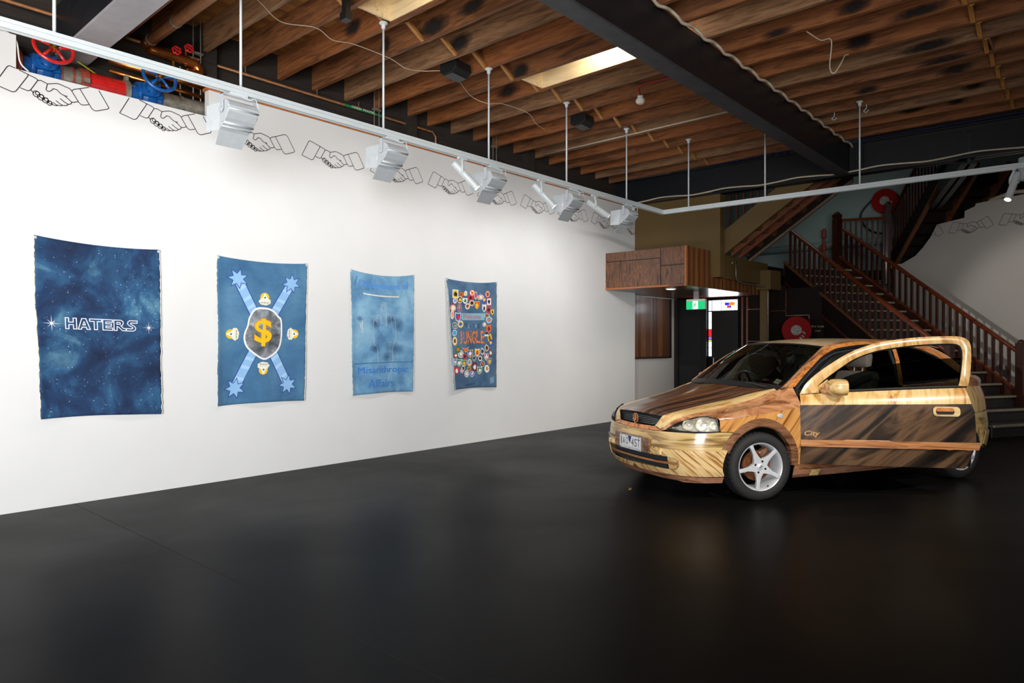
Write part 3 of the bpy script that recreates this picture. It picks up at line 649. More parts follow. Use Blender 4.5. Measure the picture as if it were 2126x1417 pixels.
MB().tube([(-0.08, 0, 0.57), (0.0, 0, 0.57)], 0.01, 6).build('spindle', M['red_oxide'], hv)
area_light('stairwell_fill_light', (14.6, 5.0, 6.0), (15.2, 4.4, 0), 1.6, 5, (0.92, 1.0, 0.97))  # unseen dim fill added below the stairwell ceiling, which has no opening
# grey wall right of the stair, cut ragged below the upper flight
cut = [(1.5, 0), (10.52, 0), (10.521, 3.02), (10.341, 3.02), (10.047, 3.141), (9.888, 3.273), (9.713, 3.465), (9.581, 3.687), (9.033, 3.722), (9.024, 3.845), (8.833, 3.898), (8.815, 3.945), (1.5, 3.935)]
wst = struct(MB().prism(cut, lambda s, z: SC(s, 12.2)+(z,), lambda s, z: SC(s, 12.3)+(z,)).build('wall_stair', M['grey_wall']))
cutp = [(a, b) for a, b in cut]
for s_ in (10.0, 9.05, 8.112, 7.17):
    handshake(wst, lambda x, y: SC(s_-x, 12.1985)+(3.495+y,), lambda p: inpoly(s_-p[0], 3.495+p[1], cutp))
tag(MB().tube(catmull([SC(8.6, 12.25)+(3.96,), SC(8.4, 12.24)+(3.99,), SC(8.2, 12.25)+(4.02,), SC(8.0, 12.24)+(4.0,), SC(7.7, 12.25)+(3.96,)], 16), 0.035, 8).build('cable_bundle', M['cream_cable'], None, smooth=True), 'coil of cream cable lying on top of the grey wall', 'cable')
pt = thing('pendant_light', 'white cylinder pendant light at the right edge of the picture', 'light', (11.6, 0.95, 3.62))
MB().lathe([(0.0, 0.0), (0.085, 0.0), (0.10, 0.004), (0.10, 0.30), (0.03, 0.32), (0, 0.32)], 28).build('shade', M['white_metal'], pt)
MB().tube([(0, 0, 0.3), (0, 0, 0.9)], 0.008).build('stem', M['white_metal'], pt)
# ================================================================ LIGHTING TRACK
ZT = 3.44; YT = 5.25; XC = 9.40
tr = thing('lighting_track', 'white suspended lighting track turning the corner of the gallery', 'lighting track', (XC, YT, ZT))
def trackbar(p0, p1, name):
    a = Vector(p0); b = Vector(p1); d = (b-a).normalized(); n = Vector((-d.y, d.x, 0)); w, h = 0.028, 0.062
    prof = [(-w, 0), (-w, -h), (-w*.45, -h), (-w*.45, -h*.75), (w*.45, -h*.75), (w*.45, -h), (w, -h), (w, 0)]
    k = len(prof); vs = [a+n*p+Vector((0, 0, q)) for p, q in prof]+[b+n*p+Vector((0, 0, q)) for p, q in prof]
    mb = MB().add(vs, [(i, (i+1) % k, k+(i+1) % k, k+i) for i in range(k)]); mb.build(name, M['white_metal'], tr)
    for s in (-1, 1):
        vs = [q+n*(s*w*1.02+e)+Vector((0, 0, zz)) for q in (a, b) for e, zz in ((0, -h*.42), (s*0.0015, -h*.45), (0, -h*.48))]
        MB().add(vs, [(0, 1, 4, 3), (1, 2, 5, 4)]).build('groove', M['silver'], tr)
trackbar((-XC-3, 0, 0), (0.03, 0, 0), 'rail_long'); e1 = (0.05*9.5, -0.9988*9.5, 0); trackbar((0, 0.03, 0), e1, 'rail_back')
def rod(x, y, zt=ZJ):
    MB().tube([(x-XC, y-YT, 0), (x-XC, y-YT, zt-ZT)], 0.0105, 10).build('hanger_rod', M['white_metal'], tr, smooth=True)
    MB().lathe([(0.012, -0.06), (0.02, -0.05), (0.022, -0.02), (0.042, -0.008), (0.042, 0)], 16, Matrix.Translation((x-XC, y-YT, zt-ZT))).build('ceiling_rose', M['white_metal'], tr)
for x in (-0.2, 1.38, 2.66, 4.075, 5.53, 6.96, 8.37): rod(x, YT)
for s, zt in ((0.42, ZJ), (1.55, ZJ), (2.75, ZJ+0.05)): rod(XC+0.05*s, YT-0.9988*s, zt)
# wall washers
M['wg'] = emit('washer_glass_lit', (255, 248, 236), 5.0)
def washer(x, label, lit=1.0):
    lit = 1.0 if x < 6 else (1.9 if x < 8 else 3.0)
    t = thing('wall_washer', label, 'track light', (x, YT, ZT-0.062), 0, 'wall washers on the track')
    M_ = M['silver']; W = 0.122
    box('track_adapter', M['white_metal'], -0.07, -0.02, -0.018, 0.07, 0.02, 0.002, t)
    for s in (-1, 1): box('yoke_arm', M_, s*(W+0.012)-0.004, -0.018, -0.15, s*(W+0.012)+0.004, 0.018, -0.02, t)
    box('yoke_bar', M_, -W-0.016, -0.018, -0.028, W+0.016, 0.018, -0.018, t)
    zc = -0.15
    prof = [(-.02, .085), (-.07, .062), (-.09, .025), (-.082, -.02), (-.04, -.065), (.02, -.105), (.085, -.14), (.06, .07)]
    k = len(prof); vs = [(-W, a, zc+b) for a, b in prof]+[(W, a, zc+b) for a, b in prof]
    MB().add(vs, [(i, (i+1) % k, k+(i+1) % k, k+i) for i in range(k-2)]+[(k-1, 0, k, 2*k-1)]+[tuple(range(k))[::-1], tuple(range(k, 2*k))]).build('lamp_body', M_, t, bevel=0.004)
    MB().add([(-W*.94, .083, zc-.125), (W*.94, .083, zc-.125), (W*.94, .0635, zc+.06), (-W*.94, .0635, zc+.06)], [(0, 1, 2, 3)]).build('lamp_glass', M['wg'], t)
    for a_, b_, r_ in ((-.086, 0.0, .008), (.0, -.094, .010), (.035, -.116, .005)): MB().tube([(-W-.002, a_, zc+b_), (W+.002, a_, zc+b_)], r_, 8).build('casing_rib', M_, t, smooth=True)
    MB().add([(-W*.98, .080, zc-.138), (W*.98, .080, zc-.138), (W*.9, .165, zc-.235), (-W*.9, .165, zc-.235)], [(0, 1, 2, 3)]).build('bottom_flap', M_, t, thick=0.003)
    for s in (-1, 1):
        MB().add([(s*W, .06, zc+.075), (s*(W+.045), .19, zc+.06), (s*(W+.045), .20, zc-.14), (s*W, .085, zc-.14)], [(0, 1, 2, 3)]).build('side_flap', M_, t, thick=0.003)
    for s in (-1, 1): MB().lathe([(0, 0), (0.022, 0), (0.022, 0.014), (0, 0.014)], 12, Matrix.Translation((s*(W+0.016), 0, -0.15)) @ Matrix.Rotation(s*PI/2, 4, 'Y')).build('pivot_knob', M_, t)
    MB().tube(catmull([(0.03, -0.02, -0.02), (0.06, -0.07, -0.045), (0.10, -0.08, -0.03), (0.14, -0.06, -0.10), (0.15, -0.07, -0.16)], 16), 0.004, 6).build('cable', M['white_metal'], t)
    p = Vector((x, YT+0.095, ZT-0.062-0.17))
    a = area_light('washer_beam', p, (x+(0.9 if x > 8 else 0), YW, 1.5), 0.24, WASH*lit, (1.0, 0.985, 0.965), 0.12, math.radians(165))
    return t
WASH = 8.5
for x, lab in ((2.64, 'silver wall washer at the left, hanging below the valves'), (4.18, 'silver wall washer above the denim banner with the dollar sign'), (5.61, 'silver wall washer between the two slim spotlights'), (7.10, 'silver wall washer beside the clear slim spotlight'), (8.42, 'small looking silver wall washer nearest the corner of the track')):
    washer(x, lab)
for x in (-1.1, 0.4):       # two more washers on the same track, out of the picture at left
    area_light('washer_beam', (x, YT+0.072, ZT-0.25), (x, YW, 1.5), 0.24, WASH*0.3, (1.0, 0.985, 0.965), 0.16, math.radians(140))
def tube_spot(loc, d, label, L=0.36, power=60, tgt=None):
    t = thing('track_spotlight', label, 'track light', loc, 0, 'slim spotlights on the track')
    d = Vector(d).normalized(); c = Vector((0, 0, -0.15)); a = c-d*L*0.36; b = c+d*L*0.64
    MB().tube([a, a+d*0.01, b-d*0.02, b], [0.034, 0.037, 0.037, 0.037], 18).build('lamp_tube', M['white_metal'], t, smooth=False)
    MB().tube([a+d*0.2, a+d*0.21], 0.0385, 18).build('lamp_band', M['silver'], t)
    MB().tube([b, b+d*0.002], 0.031, 18).build('lamp_lens', M['spot_glow'], t)
    box('track_adapter', M['white_metal'], -0.06, -0.018, -0.02, 0.06, 0.018, 0.002, t)
    n = d.cross(Vector((0, 0, 1))).normalized()*0.045
    MB().tube(catmull([Vector((0, 0, -0.01)), n*0.4+Vector((0, 0, -0.05)), n+Vector((0, 0, -0.10)), n+Vector((0, 0, -0.16))], 12), 0.014, 8).build('bracket', M['white_metal'], t, smooth=True)
    MB().tube([n*1.05+c, -n*1.05+c], 0.02, 12).build('pivot', M['silver'], t)
    w = Vector(loc)+b+d*0.02
    spot_light('track_spot_beam', w, tgt or (w+d*3), power, 34, 0.5, (1.0, 0.95, 0.88), 0.03)
    return t
M['spot_glow'] = emit('spot_lens_lit', (255, 246, 226), 14)
zt = ZT-0.062
tube_spot((5.12, YT, zt), (.5, -.45, -.70), 'slim white spotlight left of the other two on the wall side track', power=150, tgt=(6.3, 3.1, .8))
tube_spot((6.45, YT, zt), (.5, -.45, -.70), 'slim white spotlight between two wall washers', power=150, tgt=(7.6, 2.9, 1.0))
tube_spot((7.58, YT, zt), (.70, -.47, -.50), 'slim clear spotlight close to the track corner', power=320, tgt=(13.5, 1.2, 1.5))
tube_spot((XC+0.05*4.35, YT-0.9988*4.35, zt), (-.42, .22, -.86), 'slim white spotlight alone on the back track at right', power=110, tgt=(8.3, 1.9, 0.9))
# ================================================================ SERVICES
def cable(name, pts, r, m, label, cat='cable', n=None, sm=True, parent=None):
    P = catmull(pts, n or len(pts)*6) if sm else pts
    return tag(MB().tube(P, r, 6).build(name, m, parent, smooth=True), label, cat)
cable('bell_wire', [(2.9, 5.6, 4.44), (3.13, 5.77, 4.44), (3.37, 5.86, 4.40), (3.69, 5.80, 4.44), (3.9, 5.83, 4.40), (4.15, 5.83, 4.44), (4.6, 5.83, 4.44), (4.83, 5.84, 4.405), (5.06, 5.84, 4.44), (5.3, 5.62, 4.43), (5.95, 5.95, 4.43), (6.2, 5.9, 4.39), (6.43, 5.87, 4.44), (6.9, 5.85, 4.44), (7.2, 5.95, 4.39), (7.55, 6.08, 4.42)], 0.0035, M['cream_cable'], 'thin wire looping from joist to joist above the track')
cable('ceiling_conduit', [(8.59, 6.95, 4.435), (8.60, 3.35, 4.435)], 0.011, M['cream_cable'], 'cream conduit clipped along a joist near the back', 'conduit', sm=False)
P = []
x = 5.2
while x < 11.2: P += [(x, 3.08, 4.445), (x+0.11, 3.07, 4.425), (x+0.228, 3.08, 4.41), (x+0.34, 3.07, 4.425)]; x += 0.457
cable('beam_cable', P, 0.016, M['cream_cable'], 'thick cream cable looping along the top of the main beam')
cable('back_beam_cable', [(BX(11.13, yy), yy, 4.045+0.018*math.sin(yy*5.3)) for yy in np.arange(7.2, -5, -0.3)], 0.014, M['cream_cable'], 'cream cable slung along the bottom of the back beam')
cable('blue_data_cable', [(BX(11.14, yy), yy, 4.50) for yy in np.arange(7.0, -4, -0.6)], 0.007, M['blue_cable'], 'blue data cable clipped along the top of the back beam')
cable('hanging_wire', [(7.0, 2.44, 4.6), (7.0, 2.31, 4.47), (7.2, 2.25, 4.44), (7.3, 2.18, 4.45), (7.32, 2.2, 4.2), (7.32, 2.16, 4.12), (7.33, 2.1, 4.2), (7.4, 2.08, 4.3), (7.45, 2.06, 4.32)], 0.006, M['cream_cable'], 'loose white wire hanging in a loop right of the main beam')
def speaker(label, loc, rz):
    t = thing('ceiling_speaker', label, 'speaker', loc, rz)
    prof = [(-.11, .09), (-.12, 0.0), (-.06, -.05), (.07, -.06), (.12, -.02), (.11, .09)]
    MB().prism(prof, lambda a, b: (-0.13, a, b), lambda a, b: (0.13, a, b)).build('cabinet', M['black'], t, bevel=0.006)
    MB().add([(-.12, -.058, -.053), (.12, -.058, -.053), (.12, .068, -.063), (-.12, .068, -.063)], [(0, 1, 2, 3)]).build('grille', M['steel'], t, thick=0.003)
    return t
speaker('black ceiling speaker between the joists above the track', (5.28, 5.52, 4.41), 0.1); speaker('black ceiling speaker further back near the beam end', (7.65, 5.50, 4.41), 0.1)
t = thing('lamp_bracket', 'small black spotlight bracket hung from the joist at top left', 'bracket', (3.55, 5.1, 4.30))
MB().box(-.025, -.03, 0, .025, .03, .15).box(-.035, -.045, -.06, .035, .045, .01).build('bracket_body', M['black'], t)
t = thing('smoke_detector', 'white smoke detector hanging from red conduit', 'smoke detector', (7.36, 4.42, 4.36))
MB().lathe([(0, -.01), (.035, -.012), (.055, .01), (.055, .035), (.05, .045), (.035, .05), (.035, .085), (0, .09)], 24).build('detector_body', M['white_plastic'], t)
cable('red_conduit', [(7.32, 4.40, 4.44), (7.25, 4.38, 4.50), (7.23, 4.25, 4.52), (7.26, 3.9, 4.52), (7.28, 3.35, 4.52)], 0.012, M['red_cable'], 'red conduit feeding the smoke detector', 'conduit')
for i, (hx, hy) in enumerate(((9.6, 2.83), (9.55, 2.43))):
    tag(MB().tube(catmull([(hx, hy, ZJ), (hx, hy, ZJ-.05), (hx, hy+.03, ZJ-.075), (hx, hy+.0, ZJ-.10), (hx, hy-.03, ZJ-.075)], 14), 0.005, 6).build('ceiling_hook', M['white_metal'], None), ('white ceiling hook left of the tall hanger rod', 'white ceiling hook right of the tall hanger rod')[i], 'hook')
# pipes along the old wall
cw = thing('cold_water_pipe', 'thin copper cold water pipe below the joist ends', 'pipe', (3.0, 7.2, 4.36))
MB().tube([(-2, 0, 0), (3.44, 0, 0), (3.5, 0, -0.06), (3.5, 0, -0.5)], 0.016, 10).build('pipe', M['copper_dull'], cw, smooth=True)
M['label_green'] = pm('green_pipe_label', (36, 120, 70), 0.5); M['label_white'] = pm('white_pipe_label', (220, 216, 200), 0.5)
MB().tube([(1.98, 0, 0), (2.55, 0, 0)], 0.0175, 10).build('pipe_label', M['label_green'], cw)
lettering('COLD WATER', 0.045, lambda a, b: (2.26+a*1.25, -0.0185, b*0.8), M['label_white'], cw, bold=0.001)
for x in (0.7, 1.6, 2.2, 3.0): MB().tube([(x, 0, 0.09), (x, 0, -0.02)], 0.006).build('pipe_clip', M['copper_dull'], cw)
for i, x in enumerate((3.08, 5.35, 7.55)):
    t = thing('threaded_hanger', ('pair of threaded rods at the copper pipe end', 'pair of threaded rods below the cold water label', 'pair of threaded rods behind the far slim spotlights')[i], 'pipe hanger', (x, 7.08, 3.9))
    for s in (0, 0.075): MB().tube([(s, 0, -0.1), (s, 0, 0.835)], 0.006, 6).build('rod', M['galv'], t)
    box('hanger_plate', M['galv'], -0.02, -0.02, 0.46, 0.095, 0.02, 0.48, t)
cp = thing('copper_riser', 'fat copper pipe that bends along the wall below the joists', 'pipe', (2.6, 7.06, 4.28))
MB().tube([(0.02, -3.7, 0.02), (0.0, -0.14, 0.0)], 0.05, 14).build('ceiling_run', M['copper_dull'], cp, smooth=True)
MB().tube(catmull([(0, -0.14, 0), (0.0, -0.05, 0), (0.04, 0.0, -0.01), (0.12, 0.0, -0.02), (0.3, 0, -0.025), (0.42, 0, -0.03), (0.5, 0, -0.05), (0.53, 0, -0.11), (0.48, 0, -0.14), (0.4, 0, -0.15)], 30), 0.05, 14).build('wall_run', M['copper'], cp, smooth=True)
for y in (-0.2, -0.75, -1.6): MB().tube([(0, y, 0), (0, y+0.02, 0)], 0.055, 14).build('pipe_band', M['galv'], cp)
tag(MB().tube([(2.40, 3.4, 4.30), (2.40, 7.08, 4.28)], 0.02, 10).build('copper_branch', M['copper_dull'], None, smooth=True), 'thin copper pipe parallel to the fat copper pipe', 'pipe')
tag(MB().tube([(2.3, 7.10, 4.07), (3.3, 7.10, 4.04)], 0.045, 14).build('copper_main', M['copper'], None, smooth=True), 'fat copper pipe behind the blue hand wheel', 'pipe')
tag(MB().tube([(2.3, 7.08, 3.955), (3.3, 7.08, 3.93)], 0.02, 10).build('copper_return', M['copper'], None, smooth=True), 'thin copper pipe just below the fat one by the blue wheel', 'pipe')
def handwheel(parent, c, nrm, r, tr_, m, spokes=5, rs=0.011, wavy=0):
    n = Vector(nrm).normalized(); u = n.cross(Vector((0, 0, 1))).normalized(); w = u.cross(n); c = Vector(c)
    f = lambda a, q: c+(u*math.cos(a)+w*math.sin(a))*q
    MB().tube([f(2*PI*k/48, r*(1+(0.08*math.sin(6*2*PI*k/48) if wavy else 0))) for k in range(48)], tr_, 8, closed=True).build('wheel_rim', m, parent, smooth=True)
    for k in range(spokes): a = 2*PI*(k+0.3)/spokes; MB().tube([f(a, r*0.15)+n*0.012, f(a, r)], rs, 8).build('wheel_spoke', m, parent, smooth=True)
    MB().tube([c-n*0.02, c+n*0.022], r*0.2, 12).build('wheel_hub', m, parent)
for i, (x, z) in enumerate(((2.88, 4.30), (3.00, 4.36))):
    t = thing('stop_tap', ('small red stop tap, the lower of the pair above the copper pipe', 'small red stop tap, the upper of the pair above the copper pipe')[i], 'valve', (x, 7.05, z))
    handwheel(t, (0, -0.06, 0), (-.2, -1, .1), 0.036, 0.010, M['red_paint'], 4, 0.007, 1); MB().tube([(0, -0.06, 0), (0, 0.05, 0)], 0.010).tube([(0, 0.02, 0), (0, 0.02, -0.16)], 0.014).build('tap_body', M['brass'], t)
mp = thing('sprinkler_main', 'red and galvanised sprinkler main lying in the notch of the wall', 'pipe', (1.5, 7.09, 3.79))
def seg(a, b, r, m, name): return MB().tube([(a-1.5, 0, 0), (b-1.5, 0, 0)], r, 22).build(name, m, mp, smooth=False)
seg(0.9, 1.55, 0.10, M['red_oxide'], 'pipe_red_oxide'); seg(1.53, 1.60, 0.135, M['red_oxide'], 'pipe_flange'); seg(1.87, 1.90, 0.11, M['red_oxide'], 'pipe_collar'); seg(1.60, 1.70, 0.095, M['blue_paint'], 'pipe_stub')
seg(1.90, 2.10, 0.095, M['galv'], 'pipe_galvanised'); seg(1.985, 2.0, 0.105, M['red_oxide'], 'pipe_ring'); seg(2.05, 2.115, 0.115, M['red_oxide'], 'grooved_coupling')
seg(2.115, 2.42, 0.10, M['red_paint'], 'pipe_red'); seg(2.42, 2.465, 0.112, M['galv'], 'coupling_clamp'); seg(2.465, 2.56, 0.09, M['blue_paint'], 'pipe_stub'); seg(2.74, 3.3, 0.095, M['galv'], 'pipe_galvanised')
MB().cbox((2.445-1.5, -0.02, 0.125), (0.03, 0.05, 0.05)).build('clamp_lug', M['galv'], mp); MB().cbox((2.085-1.5, -0.105, -0.02), (0.05, 0.05, 0.04)).build('coupling_bolt', M['galv'], mp)
MB().tube([(2.95-1.5, -0.098, -0.06), (2.955-1.5, -0.07, 0.07), (2.955-1.5, 0, 0.11), (2.955-1.5, 0, 0.4)], 0.008).build('pipe_strap', M['galv'], mp)
lettering('F.J.C.S.', 0.045, lambda a, b: (2.26-1.5+a, -0.1*math.cos(0.42+b*6)-0.001, 0.1*math.sin(0.42+b*6)), M['red_oxide'], mp)
def gate_valve(label, x, wheel_m, wx):
    t = thing('gate_valve', label, 'valve', (x, 7.09, 3.79))
    Rx = Matrix.Rotation(PI/2, 4, 'Y')
    MB().lathe([(0.0, -.11), (.125, -.11), (.125, -.085), (.10, -.07), (.12, -.03), (.12, .03), (.10, .07), (.115, .085), (.115, .11), (0, .11)], 20, Rx).build('valve_body', M['blue_paint'], t, bevel=0.004)
    d = Vector((0.0, -.93, .37)).normalized(); A = Matrix.Translation((0, -0.02, 0.01)) @ d.to_track_quat('Z', 'Y').to_matrix().to_4x4()
    MB().box(-.10, -.07, 0.07, .10, .07, .10, A).lathe([(.07, .09), (.085, .10), (.085, .125), (.055, .13), (.04, .17), (.05, .175), (.05, .20), (.02, .21)], 14, A).build('bonnet', M['blue_paint'], t, bevel=0.004)
    for a in range(8): MB().lathe([(0, .125), (.009, .125), (.009, .143), (0, .143)], 6, A @ Matrix.Translation((.072*math.cos(a*PI/4), .072*math.sin(a*PI/4), 0))).build('bolt', M['blue_paint'], t)
    MB().tube([A @ Vector((0, 0, .19)), A @ Vector((0, 0, .40))], 0.018, 12).build('spindle', M['brass'], t)
    MB().lathe([(0, .315), (.032, .315), (.032, .335), (0, .335)], 6, A).build('spindle_nut', M['brass'], t)
    handwheel(t, A @ Vector((0, 0, .305)), d, 0.145, 0.016, wheel_m, 5, 0.012)
    return t
gate_valve('blue gate valve with a red hand wheel in the wall notch', 1.78, M['red_paint'], 0); gate_valve('blue gate valve with a blue hand wheel in the wall notch', 2.64, M['blue_paint'], 0)
cable('earth_strap', [(2.0, 7.22, 4.05), (2.12, 7.2, 3.98), (2.3, 7.2, 3.9), (2.45, 7.2, 3.86)], 0.008, pm('yellow_green_cable', (190, 180, 40), 0.5), 'yellow earth cable behind the red pipe')
cable('draped_cord', [(1.3, 6.95, 3.97), (1.42, 6.9, 3.985), (1.53, 6.88, 3.93), (1.56, 6.87, 3.75), (1.62, 6.87, 3.685)], 0.007, M['white_plastic'], 'white cord draped over the wall end at far left')
# ================================================================ DENIM BANNERS
def denim(name, dark, mid, light, scale=2.2, worn=0.35):
    t = NT(name); v = t.coords(); a = t.noise(v, scale, 6, 0.6, 0.3); b = t.noise(t.coords((1, 1, 14)), 26, 3, 0.6); w = t.noise(t.coords((220, 1, 40)), 4, 2); g = t.noise(v, 7, 5, 0.7, 0.6)
    c = t.ramp(a, [(0.36, lin(dark)), (0.5, lin(mid)), (0.64, lin(light))])
    c = t.mix(c, lin(light), t.math('MULTIPLY', t.ramp(g, [(0.52, (0, 0, 0, 1)), (0.75, (1, 1, 1, 1))]), worn))
    c = t.mix(c, t.ramp(b, [(0.3, (0.78, 0.8, 0.84, 1)), (0.7, (1, 1, 1, 1))]), 0.6, 'MULTIPLY')
    t.set(Base_Color=c, Roughness=0.9, Sheen_Weight=0.15); t.bump(w, 0.15, 0.001); return t.m
def galaxy():
    t = NT('galaxy_bleached_denim'); v = t.coords()
    a = t.noise(v, 2.6, 7, 0.62, 0.5); b = t.noise(t.coords((1, 1, 1), (0, 0, 0), (5, 2, 1)), 1.6, 4, 0.5, 0.4); w = t.noise(t.coords((1, 1, 10)), 60, 2)
    c = t.ramp(a, [(0.32, lin((14, 30, 62))), (0.47, lin((26, 58, 98))), (0.58, lin((44, 92, 132))), (0.72, lin((112, 164, 184)))])
    c = t.mix(c, t.ramp(b, [(0.35, (0.42, 0.46, 0.55, 1)), (0.62, (1, 1, 1, 1))]), 0.85, 'MULTIPLY')
    vo = t.n.new('ShaderNodeTexVoronoi'); vo.inputs['Scale'].default_value = 26; t.link(v, vo.inputs['Vector'])
    s = t.ramp(vo.outputs['Distance'], [(0.05, (1, 1, 1, 1)), (0.13, (0, 0, 0, 1))])
    s = t.math('MULTIPLY', s, t.ramp(a, [(0.40, (0.1, 0.1, 0.1, 1)), (0.62, (1, 1, 1, 1))]))
    c = t.mix(c, lin((190, 226, 236)), s)
    t.set(Base_Color=c, Roughness=0.9); t.bump(w, 0.1, 0.001); return t.m
M['denim1'] = galaxy(); M['denim2'] = denim('mid_blue_denim', (52, 98, 138), (66, 114, 152), (86, 132, 166), 2.0, 0.12)
M['denim3'] = denim('faded_light_denim', (74, 122, 164), (104, 154, 190), (142, 186, 212), 2.2, 0.45); M['denim4'] = denim('slate_blue_denim', (48, 80, 112), (66, 100, 132), (88, 122, 150), 2.4, 0.2)
M['denim_back'] = denim('pale_denim_reverse', (140, 158, 172), (168, 184, 194), (192, 204, 210), 4, 0.2)
M['thread'] = pm('white_cotton_thread', (224, 218, 204), 0.9, var=0.08, scale=80)
def cl(name, c, rough=0.85): 
    if name not in M: M[name] = pm(name, c, rough, var=0.06, scale=60)
    return M[name]
ms = M['char_soft'].copy(); ms.name = 'dark_denim_wear_soft'; pb = ms.node_tree.nodes['Principled BSDF']; pb.inputs['Base Color'].default_value = lin((46, 88, 138)); cr = [n for n in ms.node_tree.nodes if n.type == 'VALTORGB'][0].color_ramp; cr.elements[1].position = 0.95; cr.elements[1].color = (0.6, 0.6, 0.6, 1); M['wear_soft'] = ms
class Banner:
    def __init__(s, label, corners, mat, sag=0.035, seed=1, lift=0.05):
        s.c = corners; s.sag = sag; s.lift = lift; s.ph = seed*1.7
        s.o = ((corners[0][0]+corners[1][0])/2, YW, min(corners[2][1], corners[3][1]))
        s.t = thing('denim_banner', label, 'banner', s.o, 0, 'denim banners on the white wall')
        n, m = 40, 56
        s.cloth = MB().grid([[s.P(i/n, j/m) for j in range(m+1)] for i in range(n+1)]).build('cloth', mat, s.t, smooth=True, thick=-0.0015)
    def P(s, u, v, off=0.0):
        tl, tr_, br, bl = s.c
        x = (1-v)*((1-u)*tl[0]+u*tr_[0])+v*((1-u)*bl[0]+u*br[0]); z = (1-v)*((1-u)*tl[1]+u*tr_[1])+v*((1-u)*bl[1]+u*br[1])
        z -= s.sag*4*u*(1-u)*(1-v)**2; z += 0.012*math.sin(PI*u)*v
        x += 0.012*math.sin(v*9+s.ph)*(1-u)*v*(1-v)*4*0.4
        d = 0.006+s.lift*v*(0.35+0.25*math.sin(u*9+s.ph)*v)+0.012*math.sin(u*PI)*(1-v)**3+0.02*math.exp(-((u)/0.05)**2)*(0.3+v)
        d += 0.006*math.sin(u*5+v*7+s.ph)*v
        return (x-s.o[0], -d-off, z-s.o[2])
    def poly(s, name, pts, mat, off=0.003, holes=(), parent=None, sp=0.06):
        vs, fs = cdt(pts, holes, sp); return MB().add([s.P(a, b, off) for a, b in vs], fs).build(name, mat, parent or s.t)
    def line(s, name, pts, w, mat, off=0.004, parent=None, n=None, sm=False, asp=1.53, dash=None):
        P_ = [(a, b*asp) for a, b in pts]; P_ = smooth(P_, n or len(pts)*6) if sm else (resample(P_, n) if n else P_)
        mb = MB()
        if dash:
            Q = resample(P_, dash*2)
            for k in range(0, len(Q)-1, 2): ribbon(mb, [Q[k], Q[k+1]], w, lambda a, b: s.P(a, b/asp, off))
        else: ribbon(mb, list(P_), w, lambda a, b: s.P(a, b/asp, off))
        return mb.build(name, mat, parent or s.t)
    def text(s, name, txt, u, v, w, h, mat, bold=0.0, rot=0.0, off=0.004):
        vs, fs = text_mesh(txt, 1.0, bold); V = np.array(vs); x0, x1 = V[:, 0].min(), V[:, 0].max(); y0, y1 = V[:, 1].min(), V[:, 1].max()
        V = np.stack([(V[:, 0]-(x0+x1)/2)/(x1-x0)*w, (V[:, 1]-(y0+y1)/2)/(y1-y0)*h], 1)
        return MB().add([s.P(u+a, v-b, off) for a, b in V], fs).build(name, mat, s.t)
    def eyelets(s):
        for u in (0.012, 0.985):
            p = s.P(u, 0.012, 0.004); Tm = Matrix.Translation(p) @ Matrix.Rotation(PI/2, 4, 'X')
            MB().lathe([(0.005, 0), (0.012, 0), (0.014, 0.003), (0.011, 0.005), (0.005, 0.004)], 16, Tm, cap=False).build('eyelet', M['silver'], s.t)
            MB().lathe([(0, 0.0), (0.006, 0.0), (0.006, 0.012), (0, 0.013)], 10, Tm).build('nail', M['silver'], s.t)
    def fray(s, side, n, ln, mat=None, v0=0.0, v1=1.0, rr=None):
        rr = rr or random.Random(3); mb = MB()
        for k in range(n):
            v = v0+(v1-v0)*rr.random(); u = side; dx = (-1 if side < 0.5 else 1)*rr.uniform(0.1, 1)*ln; dv = rr.uniform(-0.5, 1.0)*ln
            pts = [(u+(0.004 if side < 0.5 else -0.004), v), (u+dx*.6, v+dv*.4), (u+dx, v+dv)]
            a, b, c = [Vector(s.P(*p, 0.002)) for p in pts]; w = Vector((0, 0, 0.0012))
            mb.add([a-w, a+w, b+w, b-w, c], [(0, 1, 2, 3), (3, 2, 4)])
        o_ = mb.build('frayed_edge', mat or M['thread'], s.t); o_['kind'] = 'stuff'
        nn = 60; pts = []
        for k in range(nn+1): pts.append(s.P(side+(rr.uniform(-.006, .004)), v0+(v1-v0)*k/nn, 0.003))
        MB().tube(pts, 0.0042, 5).build('selvedge', mat or M['thread'], s.t)
def starpoly(cu, cv, r, n, inner, asp=1.53, rot=0.0):
    return [(cu+(r if k % 2 == 0 else r*inner)*math.sin(rot+PI*k/n), cv-(r if k % 2 == 0 else r*inner)*math.cos(rot+PI*k/n)/asp) for k in range(2*n)]
